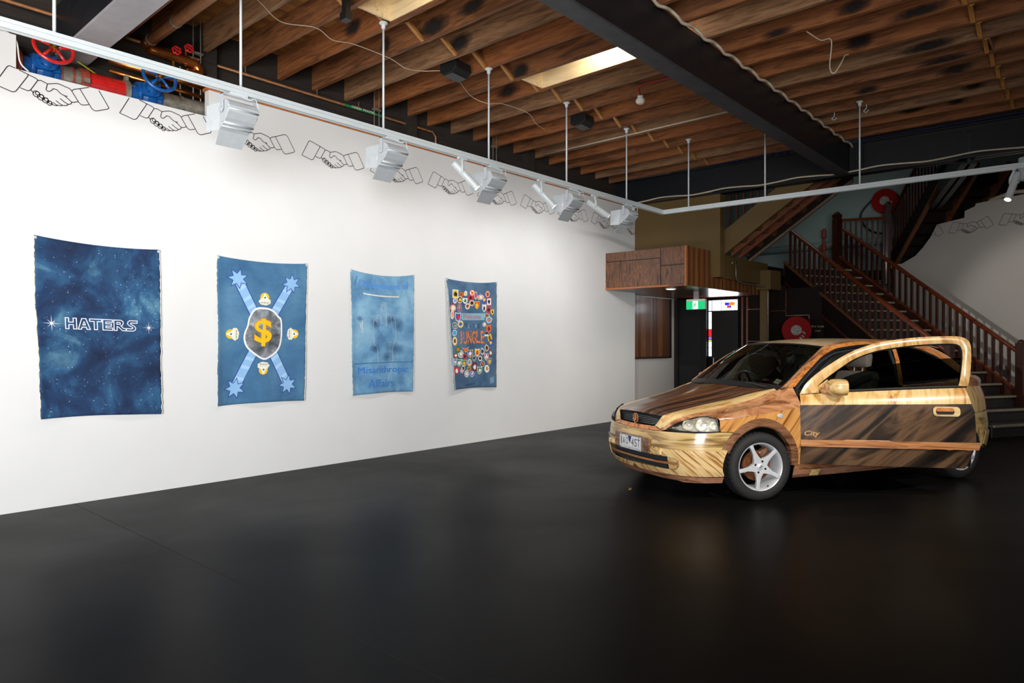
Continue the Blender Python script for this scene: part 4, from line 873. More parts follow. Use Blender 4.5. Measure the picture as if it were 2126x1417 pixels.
# --- banner 1
B1 = Banner('dark starry denim banner lettered HATERS, leftmost on the wall', [(1.647, 2.317), (2.67, 2.296), (2.684, .728), (1.688, .763)], M['denim1'], 0.03, 1)
LT = {'H': ([[(0, 0), (0, 1), (.25, 1), (.25, .62), (.6, .62), (.6, 1), (.85, 1), (.85, 0), (.6, 0), (.6, .38), (.25, .38), (.25, 0)]], .93),
 'A': ([[(0, 0), (.30, 1), (.62, 1), (.95, 0), (.68, 0), (.63, .2), (.31, .2), (.25, 0)], [(.37, .4), (.47, .72), (.57, .4)]], .88),
 'T': ([[(0, .77), (0, 1), (.95, 1), (.95, .77), (.6, .77), (.6, 0), (.35, 0), (.35, .77)]], 1.0),
 'E': ([[(0, 0), (0, 1), (.8, 1), (.8, .78), (.25, .78), (.25, .61), (.7, .61), (.7, .39), (.25, .39), (.25, .22), (.8, .22), (.8, 0)]], .88),
 'R': ([[(0, 0), (0, 1), (.58, 1), (.75, .9), (.78, .7), (.7, .52), (.58, .46), (.8, .22), (1.0, .22), (1.0, 0), (.70, 0), (.38, .34), (.25, .38), (.25, 0)], [(.25, .6), (.25, .78), (.5, .78), (.54, .69), (.5, .6)]], 1.0),
 'S': ([[(0, 0), (0, .22), (.5, .22), (.56, .3), (.5, .38), (.2, .55), (.1, .7), (.15, .88), (.3, 1), (.95, 1), (.95, .78), (.42, .78), (.36, .72), (.42, .64), (.72, .46), (.82, .3), (.78, .12), (.6, 0)]], .95)}
M['stitch_white'] = pm('white_embroidery', (226, 226, 240), 0.8, var=0.05)
u = 0.215; 
for ch in 'HATERS':
    polys, adv = LT[ch]; mb = MB()
    for p in polys:
        q = [((u+a*0.098), (0.470-(b-0.5)*0.062)*1.53) for a, b in p]; q.append(q[0]); ribbon(mb, q, 0.0036, lambda a, b: B1.P(a, b/1.53, 0.004))
    mb.build('letter', M['stitch_white'], B1.t); u += adv*0.102
for cu, cv, r in ((0.112, 0.475, 0.075), (0.888, 0.478, 0.062)):
    pts = []
    for k in range(16):
        rr = (r*(1.0 if (k % 4 == 0) else 0.62) if k % 2 == 0 else r*0.10); a = PI*k/8; pts.append((cu+rr*math.sin(a), cv-rr*math.cos(a)/1.53))
    B1.poly('sparkle', pts, M['stitch_white'], 0.004, sp=0.2); B1.poly('sparkle_core', circle2(cu, cv, 0.011, 14, 0.0075), M['stitch_white'], 0.005)
rs = random.Random(11)
for k in range(46):
    uu, vv, q = rs.uniform(.05, .95), rs.uniform(.05, .96), rs.uniform(.0016, .0042); p = B1.P(uu, vv, 0.002)
    MB().lathe([(0, 0), (q, 0), (q*.5, q*.7), (0, q*.9)], 6, Matrix.Translation(p) @ Matrix.Rotation(PI/2, 4, 'X')).build('rhinestone', M['silver'] if k % 5 else cl('amber_stone', (190, 130, 90)), B1.t)
B1.eyelets(); B1.fray(0.0, 260, 0.022); B1.fray(1.0, 200, 0.010)
# --- banner 2
B2 = Banner('mid blue denim banner with a dollar sign on a rock and four stars', [(3.216, 2.294), (4.257, 2.301), (4.208, .762), (3.206, .766)], M['denim2'], 0.03, 2)
mid_b = cl('pale_blue_satin', (140, 184, 226)); dk_b = cl('royal_blue_edging', (40, 70, 150)); lt_b = cl('lighter_satin_band', (166, 204, 236))
stars = [((.215, .135), 0.25), ((.805, .148), 0.1), ((.195, .890), 0.2), ((.785, .880), 0.15)]
for (su, sv), ro in stars:
    c0 = (.49, .505); du, dv = su-c0[0], (sv-c0[1])*1.53; L = math.hypot(du, dv); du, dv = du/L, dv/L; nx, ny = -dv, du
    def strip(w, a, b): return [(c0[0]+du*t_+nx*s_*w, c0[1]+(dv*t_+ny*s_*w)/1.53) for t_, s_ in ((a, -1), (b, -1), (b, 1), (a, 1))]
    arm = B2.poly('cross_arm', strip(.056, .15, L-0.03), dk_b, 0.002); B2.poly('arm_satin', strip(.047, .15, L-0.03), mid_b, 0.0035, parent=arm)
    for q in (.3, .45, .6, .8): B2.poly('arm_fold', [(c0[0]+du*t_+nx*s_*.046, c0[1]+(dv*t_+ny*s_*.046)/1.53) for t_, s_ in ((L*q, -1), (L*q+.03, -1), (L*q+.05, 1), (L*q+.012, 1))], lt_b, 0.0045, parent=arm)
    so = B2.poly('star', starpoly(su, sv, .118, 7, .50, rot=ro), dk_b, 0.005); B2.poly('star_satin', starpoly(su, sv, .100, 7, .50, rot=ro), mid_b, 0.0065, parent=so)
rk = [(.40, .335), (.52, .328), (.60, .345), (.66, .385), (.70, .42), (.705, .55), (.665, .635), (.56, .69), (.49, .70), (.40, .665), (.31, .615), (.275, .56), (.28, .51), (.31, .46), (.33, .40)]
rk = [(float(a), float(b)) for a, b in catmull(rk, 60, True)]
ctr = (.49, .515); B2.poly('rock_border', rk, cl('white_felt', (236, 236, 236)), 0.008)
rt = NT('black_and_white_rock_print'); f = rt.noise(rt.coords(), 7, 9, 0.7, 0.8); g = rt.noise(rt.coords(), 2.2, 3, 0.5); f2 = rt.math('ADD', rt.math('MULTIPLY', f, 0.6), rt.math('MULTIPLY', g, 0.45))
rt.set(Base_Color=rt.ramp(f2, [(0.36, lin((26, 30, 34))), (0.5, lin((104, 110, 116))), (0.66, lin((190, 194, 200)))]), Roughness=0.8)
B2.poly('rock_print', [(ctr[0]+(a-ctr[0])*.92, ctr[1]+(b-ctr[1])*.93) for a, b in rk], rt.m, 0.0095)
yl = cl('golden_yellow_felt', (246, 190, 16)); yo = cl('amber_edging', (214, 140, 10))
B2.text('dollar_edge', '$', .487, .508, .205, .205, yo, 0.035, off=0.011); B2.text('dollar_sign', '$', .487, .508, .19, .195, yl, 0.018, off=0.0125)
for (eu, ev, ro) in ((.505, .262, 0), (.500, .765, PI), (.150, .520, -PI/2), (.845, .515, PI/2)):
    def rp(a, b): return (eu+(a*math.cos(ro)+b*math.sin(ro)), ev-(-a*math.sin(ro)+b*math.cos(ro))/1.53)
    e_ = B2.poly('eye_patch', [rp(a, b) for a, b in circle2(0, .012, .05, 20)], yl, 0.003)
    cld = []
    for k in range(40):
        a = 2*PI*k/40; rr = 1+0.12*abs(math.sin(a*3.5)); cld.append(rp(.062*rr*math.cos(a), -.035+.038*rr*math.sin(a)))
    B2.poly('cloud', cld, cl('cream_felt', (226, 224, 206)), 0.0045, parent=e_); B2.poly('pyramid', [rp(-.042, -.02), rp(0, .062), rp(.042, -.02)], cl('cream_felt2', (236, 236, 224)), 0.006, parent=e_)
    B2.poly('iris', [rp(a, b) for a, b in circle2(0, .008, .011, 12)], cl('eye_blue', (70, 110, 130)), 0.0075, parent=e_)
    for q in (-.03, 0.0, .03): B2.line('cloud_stitch', [(rp(q-.012, -.045)), (rp(q, -.052)), (rp(q+.012, -.045))], .0025, cl('dark_stitch', (70, 74, 76)), 0.0062, parent=e_)
B2.eyelets(); B2.fray(0.0, 240, 0.02); B2.fray(1.0, 160, 0.012)
# --- banner 3
B3 = Banner('faded light blue denim banner lettered Department of Misanthropic Affairs', [(4.818, 2.287), (5.822, 2.294), (5.781, .783), (4.839, .781)], M['denim3'], 0.05, 3)
tb = cl('cornflower_flock', (84, 142, 208)); 
tb2 = cl('cornflower_flock2', (62, 122, 190))
for tx, u_, v_, w_, h_, m_ in (('Department of', .515, .10, .77, .072, tb), ('Misanthropic', .50, .815, .80, .072, tb2), ('Affairs', .46, .92, .43, .068, tb2)):
    for k, du in enumerate((-.004, 0.0, .004)): B3.text('lettering', tx, u_+du, v_, w_, h_, m_, 0.0, off=0.004+0.0004*k)
B3.poly('torn_slit', [(.185, .168), (.19, .18), (.45, .186), (.74, .187), (.742, .178), (.45, .175)], M['thread'], 0.004)
hand = [[(.46, .42), (.455, .29), (.46, .255), (.485, .235), (.515, .24), (.535, .27), (.535, .44)], [(.40, .43), (.39, .36), (.41, .345), (.435, .35), (.455, .375)], [(.34, .42), (.345, .39), (.36, .385), (.385, .40), (.39, .41)], [(.34, .41), (.33, .50), (.335, .56), (.36, .60), (.40, .625), (.41, .75)],
        [(.55, .43), (.545, .36), (.57, .335), (.60, .34), (.615, .36), (.62, .42)], [(.615, .36), (.635, .34), (.665, .36), (.69, .42), (.70, .48), (.69, .55), (.66, .60), (.645, .66), (.65, .745)], [(.47, .28), (.47, .30), (.495, .308), (.515, .29), (.51, .262), (.49, .252), (.472, .268), (.47, .28)]]
for h in hand: B3.line('stitched_line', h, .0028, M['thread'], sm=True, dash=max(8, len(h)*5), n=60)
for (a, b) in (((.17, .40), (.18, .50)), ((.15, .42), (.155, .47))): B3.line('worn_thread', [a, ((a[0]+b[0])/2-.01, (a[1]+b[1])/2), b], .004, M['thread'])
B3.poly('faded_seam_line', [(.0, .748), (.98, .742), (.98, .748), (.0, .756)], cl('dark_denim_seam', (58, 104, 148)), 0.002)  # narrow darker strip across the cloth
wd = cl('dark_denim_wear', (44, 84, 134))
for (a, b, ru, rv) in ((.62, .385, .06, .02), (.37, .42, .05, .02), (.37, .63, .05, .015), (.74, .43, .05, .03), (.68, .63, .09, .025), (.56, .70, .05, .02), (.13, .385, .03, .01)):
    q = blob(a, b, ru*2.0, rv*2.6, 16, .1); w_ = B3.poly('wear_mark', q, M['wear_soft'], 0.0022, sp=.02)
    at = w_.data.color_attributes.new('soot', 'FLOAT_COLOR', 'POINT'); V_ = np.array([v.co[:] for v in w_.data.vertices]); c_ = V_.mean(0); sp_ = np.abs(V_-c_).max(0)+1e-6
    for i_, v_ in enumerate(V_): k_ = max(0.0, 1-math.hypot((v_[0]-c_[0])/sp_[0], (v_[2]-c_[2])/sp_[2])); at.data[i_].color = (k_, k_, k_, 1)
for (a, b) in (((.07, .11), (.10, .04)),): B3.line('dark_crease', [a, b], .004, wd)
B3.eyelets(); B3.fray(0.0, 300, 0.022); B3.fray(1.0, 140, 0.014)
# --- banner 4
B4 = Banner('slate denim banner covered in animal badges reading Welcome to the Jungle', [(6.365, 2.289), (7.393, 2.306), (7.372, .764), (6.463, .768)], M['denim4'], 0.035, 4)
def q4(x, y):
    v = 0.5
    for _ in range(6):
        xl = 128+(200-128)*v; xr = 693+(690-693)*v; u_ = (x-xl)/(xr-xl); yt = 90+(130-90)*u_; yb = 1310+(1275-1310)*u_; v = (y-yt)/(yb-yt)
    return u_, v
C = {'w': (232, 230, 224), 'k': (34, 34, 36), 'y': (236, 190, 40), 'r': (206, 40, 44), 'b': (42, 84, 180), 'c': (76, 166, 220), 'o': (226, 110, 40), 'n': (124, 74, 44), 'p': (232, 190, 160), 'g': (52, 120, 66), 'm': (118, 36, 46), 'v': (104, 84, 160), 't': (196, 148, 92), 's': (158, 160, 158), 'd': (38, 74, 52), 'l': (176, 214, 190), 'u': (180, 66, 70)}
PT = [(228,250,60,95,'r','w','y','k'),(290,250,45,70,'b','n','o','n'),(333,240,50,75,'b','b','w','y'),(403,228,60,75,'c','r','w','o'),(445,255,35,90,'b','w','o','v'),(388,285,60,70,'b','r','r','k'),(500,280,70,60,'b','w','o','w'),(578,250,56,75,'c','o','p','n'),(540,308,56,85,'c','b','b','y'),(597,338,56,90,'r','r','w','k'),
(222,328,45,70,'c','o','w','c'),(273,312,58,75,'c','w','k','y'),(330,322,50,70,'s','w','w','g'),(403,345,58,75,'b','w','t','k'),(460,370,50,95,'s','y','r','y'),(356,383,52,70,'c','w','p','n'),(271,395,55,110,'b','t','v','t'),(205,410,66,80,'c','o','p','w'),(198,485,40,100,'c','w','p','o'),(541,405,46,90,'s','w','w','k'),
(593,428,55,75,'c','r','u','k'),(636,455,40,60,'s','y','y','k'),(258,508,60,105,'s','w','b','r'),(570,490,60,46,'b','w','g','r'),(597,540,70,75,'b','w','c','o'),(545,590,48,65,'b','s','s','w'),(592,640,56,95,'s','o','o','m'),(288,585,58,80,'c','w','y','b'),(230,605,50,75,'b','w','k','s'),(228,685,54,75,'b','w','c','c'),
(228,775,50,100,'c','y','w','n'),(563,690,48,62,'t','w','w','k'),(605,745,55,100,'b','y','y','n'),(615,793,55,75,'c','b','b','y'),(568,850,50,75,'b','w','o','k'),(258,868,54,80,'b','g','g','o'),(340,868,85,66,'h','w','o','o'),(390,915,60,95,'s','y','b','w'),(466,905,50,95,'s','w','y','r'),(520,890,45,80,'b','w','s','k'),
(612,905,54,70,'b','n','n','w'),(288,918,60,85,'c','w','s','w'),(330,945,50,60,'b','r','r','k'),(235,935,45,55,'c','g','r','w'),(566,950,50,80,'s','w','r','w'),(434,965,40,70,'c','s','s','k'),(497,968,52,75,'c','k','w','k'),(598,998,52,78,'s','y','b','y'),(228,1005,40,80,'s','w','b','w'),(270,1015,55,85,'s','l','g','w'),
(322,1020,52,80,'s','w','d','y'),(381,1015,54,85,'c','y','p','c'),(525,1028,45,75,'b','w','k','o'),(441,1062,52,95,'r','m','m','w'),(378,1085,50,50,'b','t','t','n'),(571,1080,56,85,'c','w','w','t'),(494,1100,50,85,'s','w','g','w'),(312,1075,40,55,'b','w','s','k'),(298,1105,38,50,'c','w','r','w'),(238,1100,52,90,'s','r','r','w'),(354,1138,56,80,'c','w','s','w'),(414,1140,50,68,'c','w','b','w')]
rp_ = random.Random(5)
def shape(ty, x, y, w, h, k):
    w *= k; h *= k
    if ty == 'c': return circle2(x, y, w/2, 20, h/2)
    if ty == 'r': return rrect2(x-w/2, y-h/2, x+w/2, y+h/2, 5*k)
    if ty == 't': return [(x, y-h/2), (x+w/2, y+h/2), (x-w/2, y+h/2)]
    if ty == 's': return [(x-w/2, y-h/2), (x, y-h*.42), (x+w/2, y-h/2), (x+w/2, y+h*.1), (x+w*.3, y+h*.34), (x, y+h/2), (x-w*.3, y+h*.34), (x-w/2, y+h*.1)]
    if ty == 'h': return [(x-w/2, y-h*.3), (x-w*.2, y-h*.2), (x+w*.2, y-h*.25), (x+w/2, y-h/2), (x+w*.22, y), (x+w*.1, y+h*.4), (x-w*.02, y+h/2), (x-w*.1, y+h*.3), (x-w*.2, y+.02*h)]
    s_ = random.Random(int(x*7+y)); return [(x+w/2*math.cos(2*PI*i/14)*(1+s_.uniform(-.22, .15)), y+h/2*math.sin(2*PI*i/14)*(1+s_.uniform(-.22, .15))) for i in range(14)]
for i, (x, y, w, h, ty, c1, c2, c3) in enumerate(PT):
    of = 0.0025+0.0008*(i % 4)
    F = lambda pts: [q4(*p) for p in pts]
    p_ = B4.poly('badge', F(shape(ty, x, y, w, h, 1.0)), cl('felt_'+c1, C[c1]), of, sp=.5)
    B4.poly('badge_field', F(shape(ty, x, y, w, h, 0.82)), cl('felt_'+c2, C[c2]), of+.0006, parent=p_, sp=.5)
    bl = [(x+w*.27*math.cos(2*PI*k/12)*(1+rp_.uniform(-.4, .4)), y+h*.27*math.sin(2*PI*k/12)*(1+rp_.uniform(-.4, .4))) for k in range(12)]
    B4.poly('badge_motif', F(bl), cl('felt_'+c3, C[c3]), of+.0012, parent=p_, sp=.5)
B4.poly('welcome_patch', [q4(*p) for p in ((292, 462), (545, 462), (545, 540), (298, 540))], cl('washed_denim_patch', (132, 178, 192)), 0.004)
u_, v_ = q4(405, 497); B4.text('lettering', 'Welcome', u_, v_, .36, .045, cl('pink_stitch', (190, 72, 92)), 0.0, off=0.006)
u_, v_ = q4(412, 605); B4.text('lettering', 'TO  THE', u_, v_, .29, .038, cl('navy_flock', (40, 62, 96)), 0.01, off=0.005)
for tx, x_ in (('O', 374), ('H', 452)): 
    u_, v_ = q4(x_, 605); B4.text('lettering', tx, u_, v_, .035, .038, cl('pale_flock', (150, 186, 206)), 0.01, off=0.006)
jt = NT('leopard_fabric'); vo = jt.n.new('ShaderNodeTexVoronoi'); vo.inputs['Scale'].default_value = 34; jt.link(jt.coords(), vo.inputs['Vector'])
jt.set(Base_Color=jt.ramp(vo.outputs['Distance'], [(0.22, lin((60, 34, 20))), (0.34, lin((206, 128, 50))), (0.6, lin((220, 146, 66)))]), Roughness=0.9)
for k, ch in enumerate('JUNGLE'):
    u_, v_ = q4(290+k*46.5, 735-k*2+(6 if k % 2 else 0)); e_ = B4.text('letter', ch, u_, v_, .082 if k else .052, .125, cl('red_zigzag', (206, 84, 72)), 0.02, off=0.005)
    vs, fs = text_mesh(ch, 1.0, 0.0); V = np.array(vs); a0, a1 = V[:, 0].min(), V[:, 0].max(); b0, b1 = V[:, 1].min(), V[:, 1].max()
    MB().add([B4.P(u_+(a-(a0+a1)/2)/(a1-a0)*(.068 if k else .042), v_-(b-(b0+b1)/2)/(b1-b0)*.112, .0062) for a, b in V], fs).build('letter_fabric', jt.m, e_)
B4.poly('turned_edge', [(0, 0.02), (.022, .10), (.04, .5), (.055, 1.0), (0, 1.0)], M['denim_back'], 0.010)
B4.poly('faded_slit', [(.28, .968), (.52, .958), (.52, .964), (.28, .976)], cl('navy_flock', (40, 62, 96)), .003)
for a, b in ((.85, .91), (.88, .905), (.91, .90)): B4.line('pale_stitch', [(a, b), (a+.004, b+.055)], .008, cl('pale_flock', (150, 186, 206)), .003)
B4.eyelets(); B4.fray(0.0, 120, 0.008); B4.fray(1.0, 80, 0.006)
# ================================================================ THE CAR, painted all over as wood
D2 = math.radians
def cw_(name, stops, grain, rot=(0, 0, 0), scale=3.0, dist=1.0, fine=0.25, loc=(0, 0, 0), rough=0.3, coat=0.8, uv=False, k=0.75):
    stops = [(0.5+(p-0.5)*k, c) for p, c in stops]
    return wood(name, stops, grain, rot, scale, dist, rough, coat, fine, loc, uv=uv)
W = {}
W['hood'] = cw_('paint_ebony_grain', [(0.32, (26, 20, 18)), (0.42, (64, 42, 29)), (0.47, (150, 98, 64)), (0.51, (46, 33, 25)), (0.56, (126, 82, 52)), (0.62, (38, 28, 22)), (0.72, (110, 72, 47))], (0.16, 4.2, 0.4), (0, 0, D2(9)), 2.4, 0.25, k=0.75)
W['pale'] = cw_('paint_pale_timber', [(0.30, (182, 138, 76)), (0.43, (220, 182, 118)), (0.60, (236, 208, 150)), (0.75, (204, 162, 98))], (0.5, 9, 7), (0, 0, D2(6)), 2.0, 0.5)
W['red'] = cw_('paint_red_timber', [(0.30, (122, 76, 48)), (0.45, (180, 122, 82)), (0.58, (208, 154, 110)), (0.72, (148, 98, 64))], (0.45, 8, 6), (0, D2(18), 0), 1.8, 0.5)
W['orange'] = cw_('paint_orange_timber', [(0.30, (158, 88, 40)), (0.47, (204, 128, 66)), (0.62, (222, 152, 84)), (0.75, (176, 102, 48))], (1.2, 9, 8), (0, D2(25), 0), 2.2, 1.2)
W['fender'] = cw_('paint_honey_timber_diagonal', [(0.28, (110, 64, 30)), (0.36, (190, 126, 64)), (0.50, (220, 162, 94)), (0.64, (210, 148, 80)), (0.74, (150, 94, 46))], (0.45, 2, 8), (0, D2(-48), 0), 2.0, 0.5)
W['stripe'] = cw_('paint_pale_diagonal_stripe', [(0.30, (128, 84, 44)), (0.39, (190, 138, 80)), (0.47, (232, 198, 138)), (0.56, (238, 208, 152)), (0.63, (198, 148, 90)), (0.70, (150, 104, 60))], (0.8, 13, 1), (0, 0, D2(38)), 2.2, 0.25, uv=True)
W['olive'] = cw_('paint_olive_streak', [(0.30, (84, 60, 32)), (0.40, (150, 116, 68)), (0.52, (206, 174, 112)), (0.70, (222, 194, 136))], (1.1, 12, 1), (0, 0, 0), 1.6, 0.5, uv=True)
W['flare'] = cw_('paint_walnut', [(0.30, (78, 50, 34)), (0.48, (124, 84, 58)), (0.65, (150, 108, 78)), (0.75, (98, 64, 44))], (1.5, 4, 8), (0, 0, 0), 2.2, 0.8)
W['roof'] = cw_('paint_cream_timber', [(0.30, (196, 158, 104)), (0.45, (224, 198, 150)), (0.60, (234, 214, 176)), (0.75, (206, 172, 118))], (1.0, 8, 2), (0, 0, D2(-12)), 2.0, 0.6)
W['zebra'] = cw_('paint_zebra_wood', [(0.30, (22, 18, 16)), (0.40, (46, 36, 28)), (0.50, (92, 69, 50)), (0.57, (112, 84, 60)), (0.66, (56, 43, 33)), (0.76, (26, 21, 18))], (0.42, 1, 2.4), (0, D2(-40), 0), 2.0, 0.8, 0.3)
W['band'] = cw_('paint_spotted_pine', [(0.25, (150, 90, 38)), (0.33, (216, 158, 84)), (0.48, (240, 202, 134)), (0.64, (246, 216, 160)), (0.76, (226, 174, 104))], (6, 2, 0.8), (0, D2(8), 0), 1.5, 1.0)
W['frame'] = cw_('paint_pine_frame', [(0.28, (168, 120, 66)), (0.42, (214, 168, 104)), (0.58, (230, 194, 134)), (0.72, (190, 146, 92))], (6, 2, 1.4), (0, D2(-14), 0), 1.7, 0.8)
W['grain_h'] = cw_('paint_redwood_strip', [(0.32, (138, 84, 48)), (0.48, (190, 128, 80)), (0.62, (206, 148, 98)), (0.74, (150, 94, 56))], (1.0, 1.0, 14), (0, 0, 0), 2.4, 0.6)
W['skirt'] = cw_('paint_redwood_skirt', [(0.32, (120, 78, 56)), (0.48, (166, 116, 88)), (0.62, (188, 138, 108)), (0.74, (132, 88, 64))], (1.0, 1.0, 9), (0, 0, 0), 2.4, 0.6)
W['qtr'] = cw_('paint_pale_upright_timber', [(0.28, (170, 124, 70)), (0.42, (218, 178, 118)), (0.58, (232, 202, 146)), (0.74, (196, 150, 92))], (9, 3, 0.9), (0, 0, 0), 1.8, 0.8)
W['tyre'] = pm('tyre_rubber', (34, 33, 33), 0.75, var=0.2, scale=40, bump=0.1)
W['alloy'] = pm('silver_alloy', (216, 219, 224), 0.32, 0.25, var=0.04)
W['rust'] = pm('rusty_brake_disc', (112, 66, 32), 0.6, 0.4, var=0.4, scale=30)
W['blk'] = pm('car_black_rubber', (14, 15, 16), 0.6, var=0.2)
W['slatgrey'] = pm('grille_grey', (50, 54, 58), 0.4, var=0.1)
W['trim'] = pm('car_dark_grey_trim', (54, 60, 64), 0.6, var=0.1)
W['seat'] = pm('grey_seat_fabric', (104, 97, 88), 0.9, var=0.2, scale=60, bump=0.1)
W['beige'] = pm('beige_headlining', (186, 182, 164), 0.85, var=0.06)
W['ws'] = glass('windscreen_glass', (222, 236, 228)); W['tint'] = glass('tinted_side_glass', (96, 104, 106)); W['lens'] = glass('headlight_lens', (252, 252, 248), 0.08)
W['reflector'] = pm('headlight_reflector', (240, 236, 226), 0.3, 0.3, var=0.05, scale=9)
W['bowl'] = pm('headlight_chrome', (244, 242, 236), 0.12, 1.0, var=0.03)
W['taillens'] = pm('red_tail_lens', (170, 24, 34), 0.15, var=0.1, coat=0.8)
CARX, CARY, CARR = 6.401, 3.148, math.radians(153.96)
car = thing('car', 'three door hatchback hand painted in wood grain with its door open', 'car', (CARX, CARY, 0), CARR)
OUT = catmull([(.80, 0), (.796, .15), (.782, .30), (.752, .45), (.695, .59), (.605, .695), (.49, .765), (.35, .808), (.15, .838), (-.1, .85), (-.6, .855), (-1.5, .855), (-2.2, .85), (-2.6, .845), (-2.9, .825), (-3.1, .785), (-3.225, .72), (-3.29, .62), (-3.33, .45), (-3.35, .25), (-3.355, 0)], 600)
OUT = np.array(OUT); OS = np.r_[0, np.cumsum(np.linalg.norm(np.diff(OUT, axis=0), axis=1))]
ON = np.gradient(OUT, axis=0); ON = np.stack([-ON[:, 1], ON[:, 0]], 1)*-1.0; ON = ON/np.linalg.norm(ON, axis=1)[:, None]
ON = np.where((ON[:, :1]*0+ON[300, 1]) < 0, -ON, ON)
Hs = ([.15, .20, .25, .30, .45, .60, .70, .80, .86, .92, .98, 1.02], [.09, .06, .035, .02, .0, .0, .004, .012, .026, .05, .08, .10])
Hf = ([.15, .20, .25, .30, .36, .42, .50, .56, .62, .68, .74, .80], [.10, .07, .04, .02, .006, .0, .0, .010, .030, .055, .09, .16])
Hr = ([.15, .25, .35, .45, .55, .62, .75, .85, .95, 1.05], [.16, .08, .03, .0, .0, .03, .05, .06, .09, .20])
def Q(s, z, off=0.0):
    x = np.interp(s, OS, OUT[:, 0]); y = np.interp(s, OS, OUT[:, 1]); nx = np.interp(s, OS, ON[:, 0]); ny = np.interp(s, OS, ON[:, 1])
    hx = np.interp(z, *(Hf if nx > 0 else Hr)); hy = np.interp(z, *Hs)
    return (float(x-nx*hx+nx*off), float(y-ny*hy+ny*off), z)
def sx(x): return float(np.interp(-x, -OUT[:, 0], OS))
def mir(p): return (p[0], -p[1], p[2])
def carb(mb, name, m, parent=None, thick=0.006, sm=True, bevel=0):
    o_ = mb.build(name, m, parent or car, smooth=sm, thick=thick, bevel=bevel)
    if thick: o_.modifiers['solidify'].offset = 0
    if sm: w_ = o_.modifiers.new('edge_split', 'EDGE_SPLIT'); w_.split_angle = D2(42)
    return o_
def qpanel(name, pts, m, side=1, off=0.0, holes=(), sp=0.035, parent=None, both=False, thick=0.006):
    """panel on the flank or bumper: a polygon in (s, z)"""
    vs, fs = cdt(pts, holes, sp); mb = MB()
    if both or side > 0: mb.add([Q(s, z, off) for s, z in vs], fs)
    if both or side < 0: mb.add([mir(Q(s, z, off)) for s, z in vs], [f[::-1] for f in fs])
    return quv(carb(mb, name, m, parent, thick))
def quv(o_, ox=0.0, oy=0.0):
    me = o_.data; l = me.uv_layers.new(name='flank'); co = np.array([v.co[:] for v in me.vertices])
    s_ = np.array([OS[np.argmin((OUT[:, 0]-a-ox)**2+(OUT[:, 1]-abs(b)-oy)**2)] for a, b in co[:, :2]])
    for i, lp in enumerate(me.loops): l.data[i].uv = (s_[lp.vertex_index], co[lp.vertex_index, 2])
    return o_
def patch(name, curves, m, n=24, rows=8, side=1, parent=None, thick=0.006, both=False):
    """surface through several long curves"""
    Cs = [smooth(c, n) for c in curves]; G = []
    for i in range(n):
        pts = [c[i] for c in Cs]
        G.append([tuple(p) for p in (catmull(pts, rows) if len(pts) > 2 else [pts[0]*(1-k/rows)+pts[1]*k/rows for k in range(rows+1)])])
    mb = MB()
    if both or side > 0: mb.grid(G)
    if both or side < 0: mb.grid([[mir(p) for p in r_] for r_ in G][::-1])
    return carb(mb, name, m, parent, thick)
def bulge(a, b, n, d):
    A = smooth(a, n); B = smooth(b, n); return [(A[i]+B[i])/2+np.array(d) for i in range(n)]
AR = 0.355; ARO = 0.435; ZC = 0.305; XR = -2.645
def arc(xc, r, a0, a1, n=22): return [(xc+r*math.cos(D2(a0+(a1-a0)*i/n)), ZC+r*math.sin(D2(a0+(a1-a0)*i/n))) for i in range(n+1)]
SXZ = lambda pts: [(sx(x), z) for x, z in pts]
# hood
HE = [(-.40, .675, .962), (-.2, .682, .905), (-.036, .68, .853), (.2, .665, .803), (.402, .64, .764), (.52, .612, .748), (.60, .572, .722), (.67, .515, .678), (.715, .455, .634), (.742, .40, .610)]
HB = [(-.37, .60, .977), (-.2, .555, .943), (0, .50, .893), (.25, .455, .846), (.45, .43, .808), (.60, .41, .777), (.68, .39, .756), (.715, .37, .738), (.735, .335, .685), (.748, .30, .642)]
HC = [(-.235, 0, .995), (-.12, 0, .97), (.05, 0, .932), (.27, 0, .886), (.46, 0, .842), (.62, 0, .803), (.70, 0, .776), (.742, 0, .748)]
hood = patch('hood', [HB[:8], HC, [mir(p) for p in HB[:8]]], W['hood'], 40, 24)
for s in (1, -1):
    q = [mir(p) if s < 0 else p for p in HB]; e_ = [mir(p) if s < 0 else p for p in HE]
    m1 = [tuple(np.array(a)*.27+np.array(b)*.73+np.array((0, 0, .008))) for a, b in zip(HB, HE)]; m1 = [mir(p) if s < 0 else p for p in m1]
    patch('hood_pale_strip', [q, [tuple((np.array(a)+np.array(b))/2+np.array((0, 0, .006))) for a, b in zip(q, m1)], m1], W['pale'], 40, 6, parent=hood)
    patch('hood_red_strip', [m1, e_], W['red'], 40, 4, parent=hood)
patch('grille_surround', [[(.748, .30, .642), (.760, .15, .639), (.765, 0, .638), (.760, -.15, .639), (.748, -.30, .642)], [(.742, .40, .610), (.766, .2, .602), (.772, 0, .600), (.766, -.2, .602), (.742, -.40, .610)]], W['orange'], 30, 4, parent=hood)
